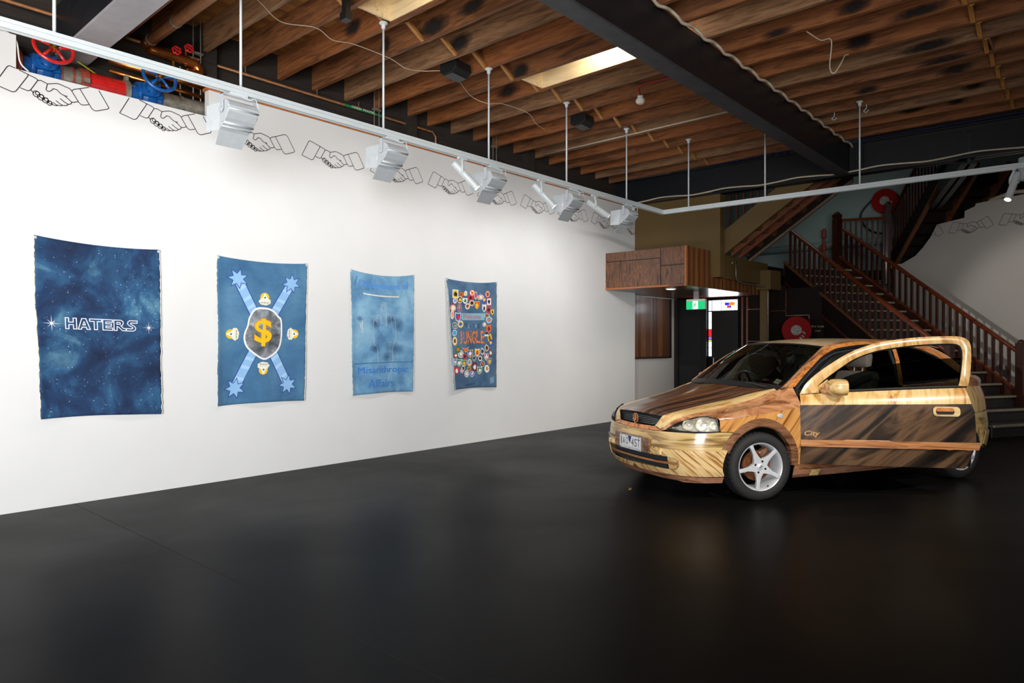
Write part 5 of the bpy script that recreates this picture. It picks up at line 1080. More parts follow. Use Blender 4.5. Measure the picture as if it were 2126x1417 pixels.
# grille
gr = carb(MB().grid([[(.70, y, z) for z in (.63, .75)] for y in np.linspace(-.37, .37, 8)]), 'grille', W['blk'], thick=0.004)
for i in range(6):
    z = .654+i*.0150; h = .295+.066*i/5; G = []
    for y in np.linspace(-h, h, 14):
        x = .750-.05*(y/.36)**2-.004*i; G.append([(x, y, z), (x-.004, y, z+.0055), (x-.03, y, z+.004), (x-.03, y, z-.002), (x, y, z)])
    carb(MB().grid(G), 'grille_slat', W['slatgrey'], gr, 0)
bd = carb(MB().lathe([(0, 0), (.036, 0), (.042, .004), (.042, .012), (.036, .012), (.034, .008), (0, .008)], 28, Matrix.Translation((.756, 0, .690)) @ Matrix.Rotation(PI/2, 4, 'Y') @ Matrix.Scale(1.15, 4, (1, 0, 0))), 'badge', cl('badge_copper', (170, 108, 60), 0.3), None, 0, False)
fld = carb(MB().add([(.7655, a, .690+b) for a, b in circle2(0, 0, .034, 24, .039)], [tuple(range(24))]), 'badge_field', W['blk'], bd, 0, False)
lion = [(-.010, .034), (.006, .034), (.016, .024), (.012, .014), (.022, .006), (.020, -.006), (.010, -.012), (.014, -.024), (.004, -.022), (-.002, -.010), (-.012, -.012), (-.010, -.002), (-.018, .004), (-.008, .010), (-.016, .018)]
vs, fs = cdt(lion, (), .05); carb(MB().add([(.768, a, .692+b) for a, b in vs], fs), 'badge_lion', cl('badge_copper', (170, 108, 60), 0.3), bd, 0.004, False)
carb(MB().lathe([(0, 0), (.013, 0), (.010, .006), (0, .008)], 14, Matrix.Translation((.766, -.012, .671)) @ Matrix.Rotation(PI/2, 4, 'Y')), 'badge_ball', cl('badge_copper', (170, 108, 60), 0.3), bd, 0, False)
# headlights
HLb = [(.728, .448, .620), (.69, .535, .617), (.63, .625, .617), (.56, .70, .619), (.485, .755, .622), (.415, .792, .628)]
HLt = [(.724, .455, .634), (.678, .523, .684), (.610, .590, .726), (.535, .645, .750), (.475, .70, .758), (.430, .765, .742)]
for s in (1, -1):
    f = (lambda p: p) if s > 0 else mir
    mid = [tuple((np.array(a)+np.array(b))/2+np.array((.022, .022, 0))) for a, b in zip(HLb, HLt)]
    b_, m_, t_ = [[f(p) for p in c] for c in (HLb, mid, HLt)]
    refl = carb(MB().grid([[tuple(np.array(p)-np.array((.05, .05*s, 0))) for p in r_] for r_ in zip(smooth(b_, 20), smooth(m_, 20), smooth(t_, 20))]), 'headlight', W['reflector'], None, 0)
    patch('lens', [b_, m_, t_], W['lens'], 24, 8, parent=refl, thick=0)
    for (x, y, r) in ((.60, .60, .052), (.515, .675, .055), (.44, .735, .036)):
        Tm = Matrix.Translation(f((x+.0, y+.0, .678))) @ Matrix.Rotation(s*D2(38), 4, 'Z') @ Matrix.Rotation(PI/2, 4, 'Y')
        carb(MB().lathe([(.008, -.045), (r*.6, -.035), (r*.9, -.012), (r, .008), (r*1.04, .01)], 22, Tm, cap=False), 'bowl', W['bowl'], refl, 0)
        carb(MB().lathe([(0, -.02), (.012, -.02), (.012, .0), (0, .006)], 12, Tm), 'bulb', W['reflector'], refl, 0)
    edge = [f(p) for p in HLb]+[f(p) for p in HLt[::-1]]
    carb(MB().tube([tuple(p) for p in resample(edge+[edge[0]], 60)[:-1]], 0.0045, 6, closed=True), 'headlight_seal', W['blk'], refl, 0)
# front bumper
xe = lambda z, r=.385: math.sqrt(max(0.0, r*r-(z-ZC)**2))
up = [(0, .47)]+[(sx(xe(z)), z) for z in (.47, .52, .57, .612)]+[(sx(.33), .622), (sx(.42), .624), (sx(.56), .615), (sx(.69), .612), (.42, .606), (.30, .60), (0, .597)]
bu = qpanel('front_bumper', up, W['olive'], both=True)
lo = [(0, .47), (0, .392), (.50, .392), (.575, .386), (.605, .365), (.612, .335), (.595, .295), (.565, .278), (.50, .272), (0, .268), (0, .222)]+[(sx(.36), .235)]+[(sx(xe(z)), z) for z in (.30, .36, .42, .47)]
qpanel('lower_bumper', lo, W['stripe'], both=True, off=0.012, parent=bu)
qpanel('chin_spoiler', [(0, .178), (.55, .178), (.60, .168), (sx(.36), .172), (sx(.36), .222), (0, .222)], W['skirt'], both=True, off=0.006, parent=bu)
for s in (1, -1): qpanel('bumper_step', [(.30, .462), (sx(.375), .462), (sx(.375), .476), (.30, .476)], W['olive'], s, off=0.014, parent=bu, sp=.02)
ins = qpanel('intake_surround', [(.0, .26), (.63, .26), (.63, .40), (.0, .40)], W['pale'], both=True, off=-0.045, parent=bu)
qpanel('intake_mesh', [(0, .272), (.46, .272), (.46, .39), (0, .39)], W['blk'], both=True, off=-0.03, parent=bu)
for z in (.285, .298, .311, .350, .363, .376): qpanel('intake_slat', [(0, z), (.455, z), (.455, z+.006), (0, z+.006)], W['trim'], both=True, off=-0.016, parent=bu, sp=.05)
qpanel('intake_bar', [(0, .324), (.58, .324), (.585, .331), (.58, .340), (0, .340)], W['grain_h'], both=True, off=0.002, parent=bu, sp=.03, thick=0.014)
plb = carb(MB().box(.775, -.295, .395, .815, .295, .535), 'plate_plinth', W['flare'], None, 0, False, 0.006)
for z in (.44, .49): carb(MB().box(.8148, -.294, z, .8156, .294, z+.002), 'plinth_joint', W['blk'], plb, 0, False)
for a in (-.40, .40): carb(MB().box(.772, a-.05, .40, .800, a+.05, .45), 'bumper_block', W['pale'], plb, 0, False, 0.01)
pl = carb(MB().prism(rrect2(-.186, -.067, .186, .067, .008), lambda a, b: (.820, a-.006, .459+b), lambda a, b: (.825, a-.006, .459+b)), 'number_plate', cl('plate_white', (226, 226, 222), 0.4), None, 0, False)
nv = cl('plate_navy', (44, 54, 110), 0.5)
def plate_txt(t_, y, z, w, h, bold):
    vs, fs = text_mesh(t_, 1.0, bold); V = np.array(vs); x0, x1 = V[:, 0].min(), V[:, 0].max(); y0, y1 = V[:, 1].min(), V[:, 1].max()
    MB().add([(.8262, y+(a-(x0+x1)/2)/(x1-x0)*w-.006, .459+z+(b-(y0+y1)/2)/(y1-y0)*h) for a, b in V], fs).build('plate_lettering', nv, pl)
for ch, y, w in (('1', -.150, .014), ('A', -.105, .042), ('Q', -.050, .042), ('4', .048, .042), ('S', .102, .040), ('T', .152, .040)): plate_txt(ch, y, .006, w, .074, 0.0)
plate_txt('VIC - STAY ALERT STAY ALIVE', 0, -.050, .32, .015, 0.0)
carb(MB().add([(.8263, a-.006, .459+b) for a, b in ((-.035, .060), (.030, .060), (.0, -.012))], [(0, 1, 2)]), 'plate_triangle', nv, pl, 0, False)
ed = rrect2(-.183, -.064, .183, .064, .007); mbr = MB(); ribbon(mbr, ed+[ed[0]], .0018, lambda a, b: (.8262, a-.006, .459+b)); mbr.build('plate_border', nv, pl)
for a, b in ((-.15, .055), (-.07, .055), (.15, .055), (-.17, -.055), (.17, -.055)): carb(MB().lathe([(0, 0), (.005, 0), (.004, .003), (0, .003)], 8, Matrix.Translation((.825, a-.006, .459+b)) @ Matrix.Rotation(PI/2, 4, 'Y')), 'plate_screw', W['trim'], pl, 0, False)
# flanks
CR = [(.425, .722), (.3, .735), (.1, .762), (-.1, .783), (-.3, .803), (-.456, .818)]
CRc = [Q(sx(x), z) for x, z in CR]; MID = [(.43, .755, .752), (.3, .765, .778), (.1, .775, .812), (-.1, .79, .842), (-.3, .805, .872), (-.458, .815, .893)]
HF = [(.47, .665, .757), (.402, .642, .762), (.2, .667, .802), (-.036, .682, .852), (-.2, .684, .904), (-.34, .68, .950), (-.42, .695, .982), (-.462, .74, 1.002)]
for s in (1, -1):
    f = (lambda p: p) if s > 0 else mir
    fe = qpanel('front_fender', SXZ([(.412, .630), (.428, .722)]+CR[1:]+[(-.458, .30)]+arc(0, ARO-.03, 180.7, 52)), W['fender'], s)
    patch('fender_shoulder', [[f(p) for p in CRc], [f(tuple((np.array(a)+np.array(b))/2+np.array((0, .008, .004)))) for a, b in zip(CRc, MID)], [f(p) for p in MID]], W['red'], 24, 6, parent=fe)
    patch('fender_top', [[f(p) for p in MID], [f(p) for p in HF]], W['red'], 24, 5, parent=fe)
    for (xc, nm, a0, a1) in ((0, 'front_wheel_arch', 181, 22), (XR, 'rear_wheel_arch', 178, 0)):
        G = []
        for i in range(41):
            a = D2(a0+(a1-a0)*i/40); row = []
            for (r, of) in ((AR, -.045), (AR, .004), (AR+.012, .014), (AR+.045, .013), (ARO-.004, .006), (ARO, -.003)):
                x = xc+r*math.cos(a); row.append(f(Q(sx(x), ZC+r*math.sin(a), of)))
            G.append(row)
        ao = carb(MB().grid(G), nm, W['flare'] if xc == 0 else W['pale'], None, 0)
        G = [[(xc+.372*math.cos(D2(q)), s*y, ZC+.372*math.sin(D2(q))) for y in (.45, .60, .80)] for q in range(-5, 190, 8)]
        carb(MB().grid(G), 'wheel_well', W['blk'], ao, 0.004)
    ind = f(Q(sx(-.213), .752, .004)); carb(MB().lathe([(0, -.004), (.022, -.004), (.024, .002), (.018, .009), (0, .011)], 20, Matrix.Translation(ind) @ Matrix.Rotation(-s*PI/2, 4, 'X') @ Matrix.Scale(1.35, 4, (1, 0, 0))), 'side_indicator', cl('clear_lens_grey', (190, 190, 186), 0.15), fe, 0)
    # sill and skirt
    sk = qpanel('side_skirt', SXZ([(-.40, .175), (-2.25, .175), (-2.28, .245), (-.38, .245)]), W['skirt'], s, 0.02, parent=None)
    qpanel('sill', SXZ([(-.42, .24), (-2.26, .24), (-2.26, .33), (-.42, .33)]), W['red'], s, -.02, parent=sk)
    qpanel('skirt_patch', SXZ([(-.60, .178), (-.70, .178), (-.70, .242), (-.60, .242)]), W['pale'], s, .025, parent=sk)
    # rear quarter, bumper and lamp
    belt = [(-1.86, .965), (-2.3, .965), (-2.7, .96), (-3.0, .95)]
    qt = qpanel('rear_quarter', SXZ([(-1.86, .30), (-1.86, .955), (-3.15, .945), (-3.19, .70), (-2.95, .682)]+arc(XR, ARO-.03, 62, 181)), W['qtr'], s)
    top = [(-1.86, .742, .985), (-2.3, .738, 1.0), (-2.7, .728, 1.03), (-2.9, .715, 1.055), (-3.08, .685, 1.060), (-3.20, .655, 1.025)]
    bot = [Q(sx(x), z) for x, z in ((-1.86, .952), (-2.3, .952), (-2.7, .95), (-2.95, .947), (-3.12, .944), (-3.22, .94))]
    md = [tuple((np.array(a)+np.array(b))/2+np.array((0, .014, .008))) for a, b in zip(top, bot)]
    patch('quarter_top', [[f(p) for p in c] for c in (bot, md, top)], W['red'], 24, 6, parent=qt)
    qpanel('tail_light', [(sx(-3.15), .945), (sx(-3.19), .70), (sx(-3.25)+.08, .70), (sx(-3.25)+.08, .94)], W['taillens'], s, .006)
up = [(sx(XR-.40), .47), (sx(XR-.375), .52), (sx(XR-.30), .60), (sx(XR-.22), .675), (sx(-2.95), .68), (sx(-3.2), .69), (OS[-1], .68), (OS[-1], .47)]
rb = qpanel('rear_bumper', up, W['olive'], both=True, off=.006)
qpanel('rear_lower_bumper', [(sx(XR-.40), .475), (OS[-1], .475), (OS[-1], .26), (sx(-3.28), .26), (sx(XR-.39), .34)], W['qtr'], both=True, off=.018, parent=rb)
tg = qpanel('tailgate', [(sx(-3.25)+.08, .68), (OS[-1], .68), (OS[-1], .97), (sx(-3.25)+.08, .97)], W['red'], both=True)
# greenhouse
WE = [(-.39, .66, .977), (-.52, .648, 1.062), (-.70, .622, 1.182), (-.88, .592, 1.292), (-1.03, .56, 1.372)]
RE = [(-1.03, .56, 1.372), (-1.2, .548, 1.408), (-1.46, .532, 1.430), (-1.85, .522, 1.436), (-2.2, .512, 1.427), (-2.5, .505, 1.40), (-2.78, .49, 1.352)]
RL = [(-.485, .748, 1.0), (-.62, .722, 1.10), (-.78, .69, 1.20), (-.90, .662, 1.27), (-1.05, .63, 1.325), (-1.19, .605, 1.358), (-1.5, .588, 1.388), (-1.85, .582, 1.396)]
RCn = [(-.875, 0, 1.408), (-1.2, 0, 1.44), (-1.5, 0, 1.452), (-1.85, 0, 1.454), (-2.2, 0, 1.446), (-2.5, 0, 1.422), (-2.78, 0, 1.378)]
HDR = [(-1.03, .56, 1.372), (-.95, .40, 1.394), (-.895, .2, 1.405), (-.875, 0, 1.408), (-.895, -.2, 1.405), (-.95, -.40, 1.394), (-1.03, -.56, 1.372)]
roof = patch('roof', [RE, RCn, [mir(p) for p in RE]], W['roof'], 36, 20)
WB = [(-.39, .66, .977), (-.30, .40, .996), (-.25, .2, 1.003), (-.235, 0, 1.005), (-.25, -.2, 1.003), (-.30, -.40, .996), (-.39, -.66, .977)]
ws = patch('windscreen', [WB, [tuple((np.array(a)+np.array(b))/2+np.array((.012, 0, .018))) for a, b in zip(WB, HDR)], HDR], W['ws'], 30, 10, thick=0)
patch('header_seal', [HDR, [tuple(np.array(p)+np.array((.03, 0, -.024))) for p in HDR]], W['blk'], 24, 2, parent=ws)
patch('cowl', [[tuple(np.array(p)+np.array((.035, 0, -.012))) for p in WB], [tuple(np.array(p)+np.array((-.035, 0, .028))) for p in WB]], W['blk'], 24, 2, parent=ws)
for s in (1, -1): 
    f = (lambda p: p) if s > 0 else mir
    carb(MB().tube([f(p) for p in smooth(WE, 20)], .007, 6), 'screen_seal', W['blk'], ws, 0)
for (a, b) in (((-.30, .58, .992), (-.33, -.05, 1.035)), ((-.27, .05, 1.0), (-.36, -.52, 1.02))):
    a = Vector(a); b = Vector(b); wp = carb(MB().tube([a, a*.6+b*.4+Vector((.01, 0, .012)), b], [.009, .007, .004], 6), 'wiper', W['blk'], None, 0)
    carb(MB().tube([a*.55+b*.45+Vector((-.004, 0, .004)), b*1.05-a*.05], .006, 6), 'wiper_blade', W['trim'], wp, 0)
UP_ = WE+RE[1:4]
for s in (1, -1):
    f = (lambda p: p) if s > 0 else mir
    n = 40; A = smooth(UP_, n); B = smooth(RL, n); md = [A[i]*.52+B[i]*.48+np.array((0, .010, .008)) for i in range(n)]
    patch('pillar_inner_face', [[f(tuple(p)) for p in A], [f(tuple(p)) for p in md]], W['flare'] if 0 else W['red'], n, 4, parent=roof)
    patch('roof_rail', [[f(tuple(p)) for p in md], [f(p) for p in RL]], W['orange'], n, 4, parent=roof)
    CO = [(-1.85, .522, 1.436), (-2.2, .512, 1.428), (-2.5, .535, 1.388), (-2.79, .595, 1.262), (-2.96, .635, 1.135), (-3.07, .66, 1.058)]
    CI = [(-1.85, .582, 1.396), (-2.15, .590, 1.382), (-2.32, .605, 1.345), (-2.52, .648, 1.262), (-2.74, .70, 1.12), (-2.88, .722, 1.035)]
    patch('rear_pillar', [[f(p) for p in CO], [f(tuple((np.array(a)+np.array(b))/2+np.array((0, .012, .006)))) for a, b in zip(CO, CI)], [f(p) for p in CI]], W['orange'], 30, 5, parent=roof)
    bp = patch('door_pillar', [[f((-1.86, .737, .985)), f((-1.885, .70, 1.1)), f((-1.915, .65, 1.25)), f((-1.93, .585, 1.392))], [f((-1.925, .735, .988)), f((-1.945, .70, 1.1)), f((-1.965, .65, 1.25)), f((-1.985, .587, 1.388))]], W['orange'], 12, 3)
    carb(MB().tube([f((-1.845, .72, .30)), f((-1.845, .74, .70)), f((-1.845, .725, .985)), f((-1.88, .66, 1.2)), f((-1.90, .575, 1.38))], .016, 8), 'pillar_seal', W['blk'], bp, 0)
    carb(MB().grid([[f((-1.83, y, z)) for y in (.50, .80)] for z in (.3, .6, .95)]), 'door_shut_face', W['blk'], bp, 0.02)
    if s > 0:
        carb(MB().tube([f(tuple(np.array(p)+np.array((-.01, -.012, -.016)))) for p in smooth(RL, 40)], .013, 8), 'opening_seal', W['blk'], roof, 0)
        carb(MB().tube([f(tuple(np.array(p)+np.array((-.025, -.03, -.042)))) for p in smooth(RL, 40)], .011, 8), 'inner_seal', W['trim'], roof, 0)
        carb(MB().grid([[(-.47, y, z) for y in (.60, .80)] for z in (.30, .6, .98)]), 'hinge_face', W['blk'], bp, 0.01)
    qb = [(-1.925, .730, .995), (-2.3, .733, 1.005), (-2.6, .730, 1.02), (-2.86, .72, 1.035)]; qtp = [(-1.985, .588, 1.38), (-2.15, .592, 1.372), (-2.32, .608, 1.338), (-2.52, .650, 1.258), (-2.72, .70, 1.12), (-2.865, .72, 1.037)]
    qg = patch('quarter_window', [[f(p) for p in qb], [f(p) for p in qtp]], W['tint'], 30, 8, thick=0)
    carb(MB().tube([f(tuple(p)) for p in resample(qb+qtp[::-1]+[qb[0]], 60)[:-1]], .012, 6, closed=True), 'window_seal', W['blk'], qg, 0)
RG = [(-2.78, .49, 1.352), (-2.94, .56, 1.22), (-3.07, .60, 1.12), (-3.20, .61, 1.0)]
patch('rear_window', [RG, [(-2.80, 0, 1.376), (-3.0, 0, 1.23), (-3.14, 0, 1.12), (-3.27, 0, 1.0)], [mir(p) for p in RG]], W['tint'], 16, 12, thick=0)
# closed door on the far side
patch('far_door', [[mir(Q(sx(x), z)) for x in (-.46, -.8, -1.2, -1.5, -1.86)] for z in (.30, .5, .7, .85, .96)], W['zebra'], 24, 12)
patch('far_window', [[(-.5, -.75, .99), (-1.0, -.745, .985), (-1.86, -.74, .985)], [mir(p) for p in RL]], W['tint'], 24, 6, thick=0)
# open door: built shut, then swung on its hinge
HX, HY = -.462, .80
def dl(p): return (p[0]-HX, p[1]-HY, p[2])
def dpanel(name, pts, m, off=0.0, parent=None, sp=.04, thick=.006, holes=()):
    vs, fs = cdt([(sx(x), z) for x, z in pts], [[(sx(x), z) for x, z in h] for h in holes], sp)
    return carb(MB().add([dl(Q(s, z, off)) for s, z in vs], fs), name, m, parent, thick)
DL_ = 1.425
skin = [(-.47, .305), (-.47, .838), (-1.91, .868), (-1.93, .80), (-1.935, .52), (-1.865, .315), (-1.85, .300)]
def dq(x, z): return dl(Q(sx(x), z))
door = dpanel('door', skin, W['zebra'], 0.0, sp=.05); door.location = (HX, HY, 0); door.rotation_euler = (0, 0, -D2(32))
BTl = [(-.48, .838), (-.9, .848), (-1.4, .858), (-1.91, .868)]; BT = [Q(sx(x), z) for x, z in BTl]
BU = [(-.49, .770, .928), (-.9, .764, .957), (-1.4, .757, .985), (-1.885, .752, 1.008)]
patch('door_shoulder', [[dl(p) for p in BT], [dl(tuple((np.array(a)+np.array(b))/2+np.array((0, .012, 0)))) for a, b in zip(BT, BU)], [dl(p) for p in BU]], W['band'], 30, 6, parent=door)
FO = [(-.488, .768, .93), (-.54, .752, 1.01), (-.64, .728, 1.095), (-.80, .695, 1.195), (-.95, .662, 1.272), (-1.10, .632, 1.325), (-1.25, .612, 1.36), (-1.5, .595, 1.392), (-1.76, .588, 1.405), (-1.92, .588, 1.40), (-1.985, .60, 1.36), (-1.985, .63, 1.27), (-1.95, .69, 1.10), (-1.905, .752, 1.008)]
FI = [(-.60, .762, .945), (-.64, .75, 1.0), (-.72, .728, 1.065), (-.85, .698, 1.15), (-.98, .668, 1.225), (-1.12, .642, 1.275), (-1.26, .624, 1.307), (-1.5, .608, 1.338), (-1.73, .60, 1.352), (-1.88, .602, 1.348), (-1.92, .615, 1.31), (-1.915, .645, 1.235), (-1.875, .70, 1.08), (-1.835, .754, 1.008)]
FO, FI = [[(x, y, z+(.055*(z-.95)/.45 if z > .95 else 0)) for x, y, z in c] for c in (FO, FI)]
patch('window_frame', [[dl(p) for p in FO], [dl(tuple((np.array(a)+np.array(b))/2+np.array((0, .008, 0)))) for a, b in zip(FO, FI)], [dl(p) for p in FI]], W['frame'], 70, 4, parent=door, thick=.03)
carb(MB().tube([dl(tuple(np.array(p)+np.array((0, -.004, -.006)))) for p in smooth(FI, 60)], .011, 8), 'frame_seal', W['blk'], door, 0)
carb(MB().tube([dl(tuple(np.array(p)+np.array((0, .002, .012)))) for p in smooth([(-.66, .766, .945)]+BU[1:]+[(-1.90, .752, 1.009)], 20)], .013, 8), 'belt_seal', W['blk'], door, 0)
GB = [(-.62, .755, .94), (-1.0, .752, .96), (-1.4, .745, .98), (-1.85, .742, 1.0)]; GTp = [(-.70, .752, .985), (-.9, .725, 1.095), (-1.2, .69, 1.185), (-1.55, .66, 1.25), (-1.905, .645, 1.272)]
patch('door_glass', [[dl(p) for p in GB], [dl(p) for p in GTp]], W['tint'] if 0 else glass('door_glass', (150, 158, 156)), 24, 6, parent=door, thick=.004)
dpanel('rub_strip', [(-.475, .468), (-.475, .528), (-1.955, .532), (-1.96, .50), (-1.95, .470)], W['grain_h'], .012, door, .04, .02)
sl_ = [(-.60, .764, .945), (-.64, .752, 1.0), (-.74, .727, 1.07), (-.76, .75, .95)]
carb(MB().add([dl(p) for p in sl_], [(0, 1, 2, 3)]), 'mirror_sail', W['frame'], door, .015, False)
mc = dl((-.80, .86, 1.005)); mbm = MB(); G = []
for i, (t_, sc_) in enumerate(((0, .62), (.25, .92), (.6, 1.0), (.95, .97), (1.0, .90))):
    G.append([(mc[0]+.09-.15*t_, mc[1]-.01+.125*sc_*math.copysign(abs(math.cos(a))**.7, math.cos(a)), mc[2]+.078*sc_*math.copysign(abs(math.sin(a))**.7, math.sin(a))) for a in np.linspace(0, 2*PI, 25)])
mbm.grid(G); mbm.add([G[0][k] for k in range(24)], [tuple(range(24))])
mo = carb(mbm, 'door_mirror', W['pale'], door, 0)
carb(MB().add([tuple(np.array(p)+np.array((.004, 0, 0))) for p in G[-1][:24]], [tuple(range(24))]), 'mirror_glass', W['alloy'], door, 0, False)
carb(MB().tube([dl((-.69, .755, .965)), dl((-.73, .80, .965)), dl((-.77, .83, .975))], [.035, .03, .034], 10), 'mirror_arm', W['red'], door, 0)
hc = (-1.70, .80)
def hp(a, b, of): return dl(Q(sx(hc[0]-a), hc[1]+b, of))
def hpoly(name, pts, m, of, holes=(), th=.006):
    vs, fs = cdt(pts, holes, .03); return carb(MB().add([hp(a, b, of) for a, b in vs], fs), name, m, door, th)
hpoly('handle_surround', rrect2(-.11, -.042, .11, .042, .03), W['pale'], .006, [rrect2(-.088, -.026, .062, .030, .02)], .012); hpoly('handle_recess', rrect2(-.09, -.028, .064, .032, .02), W['flare'], .001)
hpoly('handle_pull', rrect2(-.085, .0, .058, .029, .013), W['orange'], .010, (), .012); hpoly('handle_line', rrect2(-.114, -.046, .114, .046, .032), W['blk'], .003)
vs, fs = text_mesh('City', .062, 0.001, 'LEFT', 0.25, 1.25)
MB().add([dl(Q(sx(-.50-a), .585+b, .006)) for a, b in vs], fs).build('door_lettering', cl('door_lettering_tan', (196, 150, 92), .4), door)
patch('inner_trim', [[dl((x, Q(sx(x), z)[1]-.075, z)) for x in (-.5, -.9, -1.4, -1.88)] for z in (.32, .5, .7, .85, .95)], W['trim'], 16, 8, parent=door, thick=.03)
carb(MB().grid([[dl((-1.90-.02*(k == 2), Q(sx(-1.9), z)[1]-o_, z)) for o_ in (.0, .085)] for k, z in enumerate((.31, .52, .80, .95))]), 'door_edge', W['trim'], door, .006, False)
carb(MB().box(*dl((-.9, .60, .60)), *dl((-1.5, .70, .66))), 'armrest', W['seat'], door, 0, False, .02)
# mirror on the far side
fm = carb(MB().lathe([(0, -.10), (.05, -.095), (.062, -.04), (.058, .06), (.03, .09), (0, .095)], 18, Matrix.Translation((-.76, -.90, 1.015)) @ Matrix.Rotation(PI/2, 4, 'X')), 'far_mirror', W['orange'], None, 0)
# wheels
def wheel(name, x, side, steer=0.0):
    T_ = Matrix.Rotation(-PI/2, 4, 'X')                       # lathe axis to +y
    w = carb(MB().lathe([(.214, .0), (.222, .010), (.245, .018), (.275, .012), (.296, -.004), (.304, -.03), (.305, -.09), (.304, -.15), (.295, -.18), (.26, -.195), (.214, -.19)], 56, T_, cap=False), name, W['tyre'], None, 0)
    tread = MB()
    for k in range(44):
        a = 2*PI*k/44; c_, s_ = math.cos(a), math.sin(a)
        for y0, y1, da in ((-.005, -.055, .05), (-.125, -.175, -.05)):
            P0 = Vector((.3035*math.cos(a), y0, .3035*math.sin(a))); P1 = Vector((.3065*math.cos(a+da), y1, .3065*math.sin(a+da))); tg_ = Vector((-s_, 0, c_))*.004
            n_ = Vector((c_, 0, s_))*.002
            tread.add([P0-tg_+n_, P0+tg_+n_, P1+tg_+n_, P1-tg_+n_], [(0, 1, 2, 3)])
    tread.build('tread_groove', W['blk'], w)
    carb(MB().lathe([(.206, .0), (.214, .006), (.216, .0), (.214, -.004)], 56, T_, cap=False), 'rim_lip', W['alloy'], w, 0)
    carb(MB().lathe([(.208, .002), (.198, -.010), (.192, -.04), (.186, -.10), (.19, -.18)], 56, T_, cap=False), 'rim_barrel', W['alloy'], w, 0)
    star = []
    for k in range(5):
        for (r, da) in ((.092, -.27), (.13, -.115), (.206, -.07), (.206, .07), (.13, .115), (.092, .27), (.068, .628)):
            a = 2*PI*k/5+da; star.append((r*math.cos(a+.35), r*math.sin(a+.35)))
    vs, fs = cdt(star, (), .022); fz = lambda a, b: .002-.030*max(0, 1-math.hypot(a, b)/.2)
    mb = MB()
    def ridge(a, b):
        r = math.hypot(a, b); an = math.atan2(b, a)-.35; d = abs((an+PI/5) % (2*PI/5)-PI/5)*r
        return -.004-.022*max(0, 1-r/.19)-.35*max(0, d-.006)*min(1, max(0, (r-.07)/.05))
    mb.add([(a, ridge(a, b), b) for a, b in vs], [f_[::-1] for f_ in fs]); nv_ = len(star)
    st_ = carb(mb, 'spokes', W['alloy'], w, .03); st_.modifiers['solidify'].offset = 0
    for k in range(4):
        a = PI/4+k*PI/2+.1; carb(MB().lathe([(0, 0), (.0095, 0), (.0095, .006), (0, .006)], 12, Matrix.Translation((.052*math.cos(a), -.006, .052*math.sin(a))) @ T_), 'wheel_nut', W['blk'], w, 0, False)
    carb(MB().lathe([(0, .008), (.022, .008), (.028, .003), (.028, -.01)], 22, Matrix.Translation((0, -.002, 0)) @ T_), 'hub_cap', W['alloy'], w, 0)
    mb = MB()
    for q_ in ([(-.018, -.004), (-.006, .008), (.004, -.006), (.018, .008)],): ribbon(mb, q_, .003, lambda a, b: (a, .0075, b))
    mb.build('hub_emblem', W['rust'], w)
    carb(MB().lathe([(.03, -.07), (.135, -.07), (.135, -.09), (.03, -.09)], 36, T_), 'brake_disc', W['rust'], w, 0, False)
    carb(MB().box(-.16, -.12, -.02, -.07, -.05, .10), 'brake_caliper', W['flare'], w, 0, False, .01)
    carb(MB().tube([(.02, -.005, -.188), (.02, .012, -.180)], .006, 8), 'tyre_valve', W['blk'], w, 0)
    w.location = (x, side*.836, ZC); w.rotation_euler = (0, 0.5, steer if side > 0 else PI+steer)
    return w
wheel('front_wheel', 0, 1, -D2(11)); wheel('front_wheel', 0, -1, -D2(11)); wheel('rear_wheel', XR, 1); wheel('rear_wheel', XR, -1)
# underbody and cabin
carb(MB().box(-3.15, -.60, .19, .62, .60, .30), 'underbody', W['blk'], None, 0, False)
carb(MB().box(-.36, -.44, .30, .60, .44, .70), 'engine_block', W['blk'], None, 0, False)
carb(MB().grid([[(-.40, y, z) for y in (-.70, .70)] for z in (.25, .6, .93)]), 'firewall', W['blk'], None, .02, False)
dash = carb(MB().prism([(-.36, .90), (-.42, .975), (-.66, .97), (-.80, .92), (-.84, .80), (-.74, .62), (-.40, .60)], lambda x, z: (x, -.68, z), lambda x, z: (x, .66, z)), 'dashboard', W['trim'], None, 0, False, .03)
carb(MB().prism([(-.70, .96), (-.74, 1.0), (-.84, .99), (-.86, .93)], lambda x, z: (x, -.53, z), lambda x, z: (x, -.20, z)), 'instrument_cowl', W['blk'], dash, 0, False, .015)
swc = Vector((-.98, -.36, .945)); nrm = Vector((-.82, 0, .57)).normalized(); uu = Vector((0, 1, 0)); ww = nrm.cross(uu)
swo = carb(MB().tube([swc+(uu*math.cos(2*PI*k/36)+ww*math.sin(2*PI*k/36))*.185 for k in range(36)], .015, 8, closed=True), 'steering_wheel', W['trim'], None, 0)
for a in (0.2, PI-.2, PI*1.5): carb(MB().tube([swc, swc+(uu*math.cos(a)+ww*math.sin(a))*.18], .014, 6), 'wheel_spoke', W['trim'], swo, 0)
carb(MB().tube([swc+nrm*.02, swc-nrm*.05], .055, 14), 'wheel_boss', W['trim'], swo, 0); carb(MB().tube([swc-nrm*.05, swc-nrm*.30], .03, 10), 'steering_column', W['blk'], swo, 0)
